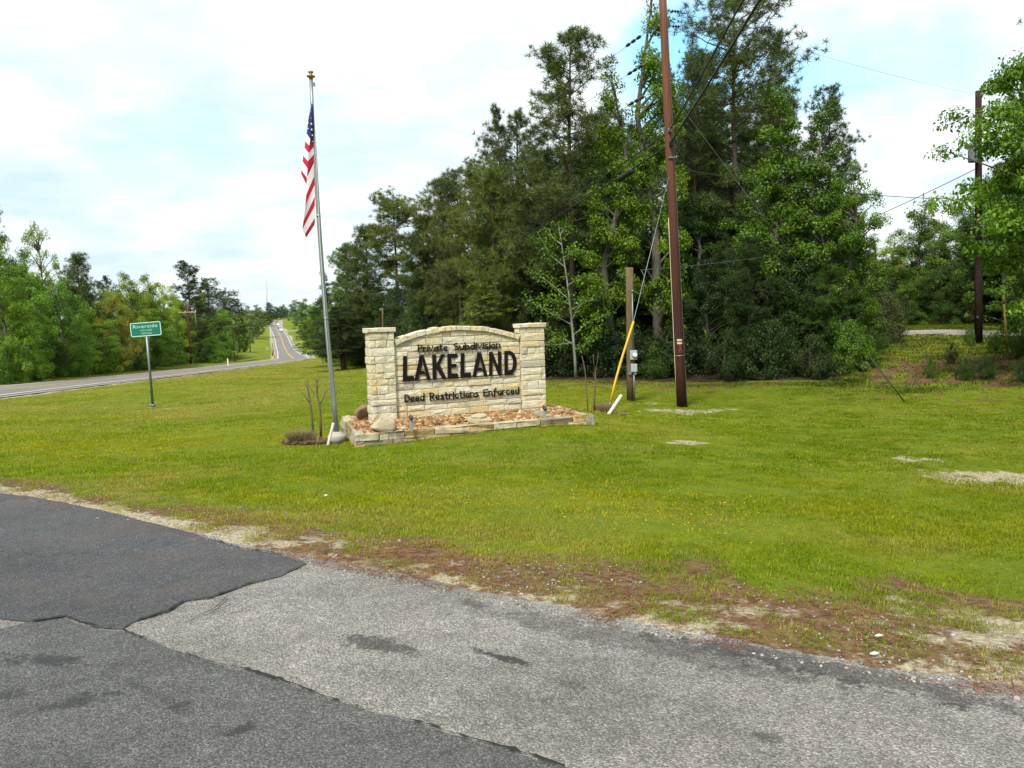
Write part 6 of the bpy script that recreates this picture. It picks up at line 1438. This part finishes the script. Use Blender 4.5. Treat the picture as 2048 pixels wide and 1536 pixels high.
# --- far hill
for kd, px, top, Y, hw, c, lab in [('oak', 497, 612, 330, 18, 'far', 'light green tree on the far hill left of the mast'), ('oak', 518, 610, 440, 17, 'far', 'round light green tree under the radio mast'), ('bushpine', 543, 605, 640, 10, 'farhaze', 'dark pointed tree on the far hilltop'), ('oak', 556, 613, 700, 14, 'farhaze', 'tree tinted haze blue on the far hilltop right of the pointed one'), ('oak', 570, 609, 720, 12, 'farhaze', 'tree tinted haze blue on the far hilltop nearest to the bend'), ('oak', 595, 600, 560, 18, 'far', 'pale green tree inside the bend of the far highway'), ('oak', 612, 598, 470, 24, 'far', 'pale green tree right of the bend on the far highway'), ('oak', 632, 606, 390, 24, 'spring', 'light green tree on the right verge of the far highway'), ('oak', 618, 636, 330, 24, 'mid', 'mid green tree above the right guardrail'), ('oak', 640, 628, 270, 26, 'mid', 'mid green tree left of the flagpole above the guardrail'), ('bushpine', 650, 600, 190, 24, 'deep', 'dark conifer beside the flagpole over the highway'), ('oak', 645, 655, 215, 20, 'deep', 'low deep green tree behind the guardrail end'), ('oak', 533, 625, 560, 16, 'mid', 'dark green tree at the left end of the far bend'), ('oak', 508, 628, 420, 14, 'mid', 'mid green tree beside the farthest crossarm pole'), ('oak', 487, 632, 300, 14, 'bright', 'bright green tree left of the farthest crossarm pole'), ('oak', 660, 660, 165, 22, 'mid', 'low green tree right behind the flagpole'), ('oak', 606, 655, 420, 12, 'far', 'small pale tree above the upper driveway')]:
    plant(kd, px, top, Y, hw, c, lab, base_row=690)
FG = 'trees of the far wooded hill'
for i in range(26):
    px = 440 + i * 9 + r_.uniform(-4, 4); Y = r_.uniform(760, 860) if px < 600 else r_.uniform(500, 700); plant('oak', px, 617 + r_.uniform(-2, 8) + abs(px - 560) * .03, Y, 12, r_.choice(['farhaze', 'far', 'farhaze']), 'small distant tree on the wooded hill beyond the highway', group=FG, base_row=640)

# ------------------------------------------------------------------ grass
def tuft(seed, n, rad, h_, wd, lean):
    r_ = np.random.default_rng(seed); a = r_.uniform(0, 6.28, n); q = np.sqrt(r_.random(n)) * rad; x, y = q * np.cos(a), q * np.sin(a); H = h_ * r_.uniform(.45, 1.15, n); b = r_.uniform(0, 6.28, n); L = H * lean * r_.uniform(.2, 1.5, n); dx, dy = np.cos(b) * L, np.sin(b) * L; wx, wy = -np.sin(b) * wd, np.cos(b) * wd
    V = np.empty((n, 5, 3)); V[:, 0] = np.stack([x - wx, y - wy, 0 * x - .01], 1); V[:, 1] = np.stack([x + wx, y + wy, 0 * x - .01], 1); V[:, 2] = np.stack([x + dx * .4 - wx * .8, y + dy * .4 - wy * .8, H * .6], 1); V[:, 3] = np.stack([x + dx * .4 + wx * .8, y + dy * .4 + wy * .8, H * .6], 1); V[:, 4] = np.stack([x + dx, y + dy, H], 1)
    me = bpy.data.meshes.new('grass_tuft'); vv = V.reshape(-1, 3); f = []
    for i in range(n): k = 5 * i; f += [(k, k + 1, k + 3, k + 2), (k + 2, k + 3, k + 4)]
    me.from_pydata(vv.tolist(), [], f); me.materials.append(M['grass']); at_ = me.attributes.new('rnd', 'FLOAT', 'POINT'); at_.data.foreach_set('value', np.repeat(r_.random(n), 5).astype(np.float32)); me.update(); return me
def grass_points(seed):
    r_ = np.random.default_rng(seed); Xs = []; Ys = []; Sc = []
    for ra, rb, dens, sc in [(3.2, 7, 330, .70), (7, 11, 210, .82), (11, 18, 85, 1.12), (18, 30, 26, 1.8), (30, 55, 9, 2.7), (55, 110, 2.6, 4.5), (110, 240, .45, 8)]:
        area = R(78) / 2 * (rb * rb - ra * ra); n = int(area * dens); q = np.sqrt(r_.uniform(ra * ra, rb * rb, n)); t = R(1) * r_.uniform(-39, 39, n); Xs.append(q * np.sin(t)); Ys.append(q * np.cos(t)); Sc.append(np.full(n, sc) * r_.uniform(.8, 1.25, n))
    for px, py, rad, n, sc in [(1364, 817, .26, 60, 1.5), (1262, 803, .24, 50, 1.5), (306, 816, .2, 40, 1.6), (674, 872, .24, 40, 1.1), (1218, 830, .25, 30, 1.3), (1811, 806, .15, 14, 1.4)]:
        h = hit(px, py); a = r_.uniform(0, 6.28, n); q = rad * r_.uniform(.85, 1.35, n); Xs.append(h[0] + q * np.cos(a)); Ys.append(h[1] + q * np.sin(a)); Sc.append(np.full(n, sc) * r_.uniform(.7, 1.3, n))
    for (xa, ya), (xb, yb) in zip(WOOD[:5] + [WOOD[14]], WOOD[1:6] + [WOOD[0]]):
        L_ = math.hypot(xb - xa, yb - ya); n = int(L_ * 34); t = r_.random(n); Xs.append(xa + (xb - xa) * t + r_.normal(0, .25, n)); Ys.append(ya + (yb - ya) * t - .1 - abs(r_.normal(0, .4, n))); Sc.append(r_.uniform(2.2, 5.5, n))
    for a_, b2_ in ((PFL, PFR), (PBL, PFL), (PFR, PBR)):
        n = 130; t = r_.random(n); d_ = np.array(b2_[:2]) - np.array(a_[:2]); nn = np.array([d_[1], -d_[0]]) / np.linalg.norm(d_); q = np.array(a_[:2]) + d_ * t[:, None] + nn * r_.uniform(.02, .09, n)[:, None]; Xs.append(q[:, 0]); Ys.append(q[:, 1]); Sc.append(r_.uniform(.7, 1.35, n))
    X, Y, S = map(np.concatenate, (Xs, Ys, Sc)); sa_, st_, wd2 = masks(X, Y); sdist = street_d(X, Y); d, _ = hw_dist(X, Y)
    nz = fbm(X, Y, 5, 55, 3); far_r = np.hypot(X, Y)
    n2_ = fbm(X, Y, 2.0, 57, 3); cl = np.clip(1 - 1.1 * sstep(.40, .95, sa_ + (nz - .5) * 2.2) - .92 * sstep(.35, .95, st_ + (nz - .5) * 1.0 + (n2_ - .5) * .9), 0.03, 1)
    keep = (r_.random(len(X)) < cl) & (sdist > .06) & (wd2 < .5) & (d > 5.4) & ~in_poly(X, Y, PL4)
    X, Y, S = X[keep], Y[keep], S[keep]; sdist = sdist[keep]; Z = zt(X, Y)
    a = fbm(X, Y * 1.8, .14, 5, 4); b_ = fbm(X, Y, .55, 15, 3); c_ = fbm(X, Y, 2.4, 25, 3); r2 = np.hypot(X, Y)
    yel = np.clip((a - .5) * 3.2 + (c_ - .5) * 1.8 + .18, 0, 1); grn = np.array([.148, .215, .006]); ylw = np.array([.25, .265, .007]); dry = np.array([.32, .265, .075]); dkg = np.array([.095, .165, .005])
    col = grn + (ylw - grn) * yel[:, None]
    rough = (S > 2.15) & (Y > 28) & (Y < 45) & (X > -3); col = np.where(rough[:, None], np.where((r_.random(len(X)) < .5)[:, None], np.array([.16, .13, .055]), np.array([.06, .085, .018])), col)
    dk = np.clip((b_ - .52) * 4, 0, 1)[:, None] * .5; col = col * (1 - dk) + dkg * dk
    right = sstep(-1, 9, X - (Y - 12) * .10)[:, None] * .75; col = col * (1 - right) + np.array([.098, .152, .004]) * right  # lawn at right: shade of the trees put into the grass colour
    dryf = np.clip((fbm(X, Y * 1.5, .22, 61, 4) - .34) * 3.6, 0, .85) * sstep(-4, -13, X) * sstep(18, 28, Y) + np.clip((fbm(X, Y, 3, 71, 3) - .45) * 3, 0, 1) * (1 - sstep(.6, 1.8, sdist)) * .8 + .5 * np.clip((fbm(X, Y, .7, 81, 3) - .5) * 4, 0, 1) * sstep(4, 1.5, sdist)
    dryf = np.clip(dryf + (r_.random(len(X)) < .10) * .6 + np.clip((fbm(X, Y * 1.6, .5, 101, 4) - .6) * 3, 0, .3), 0, .85)[:, None]; col = col * (1 - dryf) + dry * dryf
    bank = (sstep(25.2, 26.5, Y) * sstep(9, 14, X) * (Y < 60) + 0.0)[:, None]; col = col * (1 - bank * .9) + np.array([.055, .068, .014]) * bank * .9  # bank weeds: browner, with tree shade put into their colour
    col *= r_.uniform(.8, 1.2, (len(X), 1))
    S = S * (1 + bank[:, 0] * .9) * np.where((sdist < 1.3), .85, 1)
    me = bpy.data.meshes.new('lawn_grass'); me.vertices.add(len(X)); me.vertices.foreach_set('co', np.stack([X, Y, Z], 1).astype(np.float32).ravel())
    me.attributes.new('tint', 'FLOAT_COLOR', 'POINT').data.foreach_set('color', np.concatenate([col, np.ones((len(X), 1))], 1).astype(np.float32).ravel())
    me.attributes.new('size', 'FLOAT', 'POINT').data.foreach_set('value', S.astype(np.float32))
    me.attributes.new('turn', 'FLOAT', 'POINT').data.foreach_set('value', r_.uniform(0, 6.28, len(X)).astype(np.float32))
    me.update(); print('grass tufts', len(X)); return me
def instancer(o, collection):
    ng = bpy.data.node_groups.new('scatter', 'GeometryNodeTree'); ng.interface.new_socket('Geometry', in_out='INPUT', socket_type='NodeSocketGeometry'); ng.interface.new_socket('Geometry', in_out='OUTPUT', socket_type='NodeSocketGeometry')
    N = ng.nodes; L = ng.links; gi = N.new('NodeGroupInput'); go = N.new('NodeGroupOutput'); ip = N.new('GeometryNodeInstanceOnPoints'); ci = N.new('GeometryNodeCollectionInfo'); ci.inputs[0].default_value = collection; ci.inputs[1].default_value = True; ci.inputs[2].default_value = True
    mp = N.new('GeometryNodeMeshToPoints')
    def na(nm): q = N.new('GeometryNodeInputNamedAttribute'); q.data_type = 'FLOAT'; q.inputs[0].default_value = nm; return q.outputs[0]
    cb_ = N.new('ShaderNodeCombineXYZ'); L.new(na('turn'), cb_.inputs[2]); cs2 = N.new('ShaderNodeCombineXYZ'); sz2 = na('size')
    for k in range(3): L.new(sz2, cs2.inputs[k])
    pw_ = N.new('ShaderNodeMath'); pw_.operation = 'POWER'; L.new(sz2, pw_.inputs[0]); pw_.inputs[1].default_value = .45; L.new(pw_.outputs[0], cs2.inputs[2])
    L.new(gi.outputs[0], mp.inputs[0]); L.new(mp.outputs[0], ip.inputs['Points']); L.new(ci.outputs[0], ip.inputs['Instance']); ip.inputs['Pick Instance'].default_value = True
    L.new(cb_.outputs[0], ip.inputs['Rotation']); L.new(cs2.outputs[0], ip.inputs['Scale']); L.new(ip.outputs[0], go.inputs[0])
    md = o.modifiers.new('scatter', 'NODES'); md.node_group = ng
tc_ = bpy.data.collections.new('grass_tufts')
for k in range(5):
    to = bpy.data.objects.new('grass_tuft', tuft(k, 26, .105, (.021, .026, .019, .034, .023)[k], .0025, 1.3)); tc_.objects.link(to)
gr = ob('lawn_grass', grass_points(6), kind='stuff', label='mown yellow green lawn grass'); instancer(gr, tc_)
# yellow wildflowers
r_ = np.random.default_rng(77); n = 9000; q = np.sqrt(r_.uniform(25, 75 ** 2, n)); q = np.where(r_.random(n) < .6, r_.uniform(5, 22, n), q); t = R(1) * r_.uniform(-36, 36, n); X, Y = q * np.sin(t), q * np.cos(t)
sa_, st_, wd2 = masks(X, Y); d, _ = hw_dist(X, Y); u_ = X / np.maximum(Y, 1)
k = (street_d(X, Y) > 2.0) & (wd2 < .5) & (d > 7) & (sa_ < .3) & ~in_poly(X, Y, PL4) & (fbm(X, Y, .25, 91, 3) + .12 * (q > 14) - .25 * np.clip(u_ - .25, 0, 1) > .50); X, Y, q = X[k], Y[k], q[k]
n = len(X); Z = zt(X, Y) + r_.uniform(.035, .075, n) + q * .001; s_ = np.maximum(.006, .00038 * q) * r_.uniform(.7, 1.3, n); V = np.empty((n, 5, 3)); off5 = [(1, 0, .1), (0, 1, -.1), (-1, 0, .1), (0, -1, -.1), (0, 0, .55)]
for j, (a_, b_, c_) in enumerate(off5): V[:, j] = np.stack([X + a_ * s_, Y + b_ * s_, Z + c_ * s_], 1)
F = np.concatenate([np.arange(n)[:, None] * 5 + np.array([[i, (i + 1) % 4, 4]]) for i in range(4)]); C = np.array([.62, .42, .01]) * r_.uniform(.7, 1.1, (n, 1)); wh_ = r_.random(n) < .03; C[wh_] = (.6, .6, .55)
ob('wildflowers', mesh_np('wildflowers', V.reshape(-1, 3), F, [M['flower']], col=np.repeat(C, 5, 0)), kind='stuff', label='tiny yellow wildflowers in the lawn')
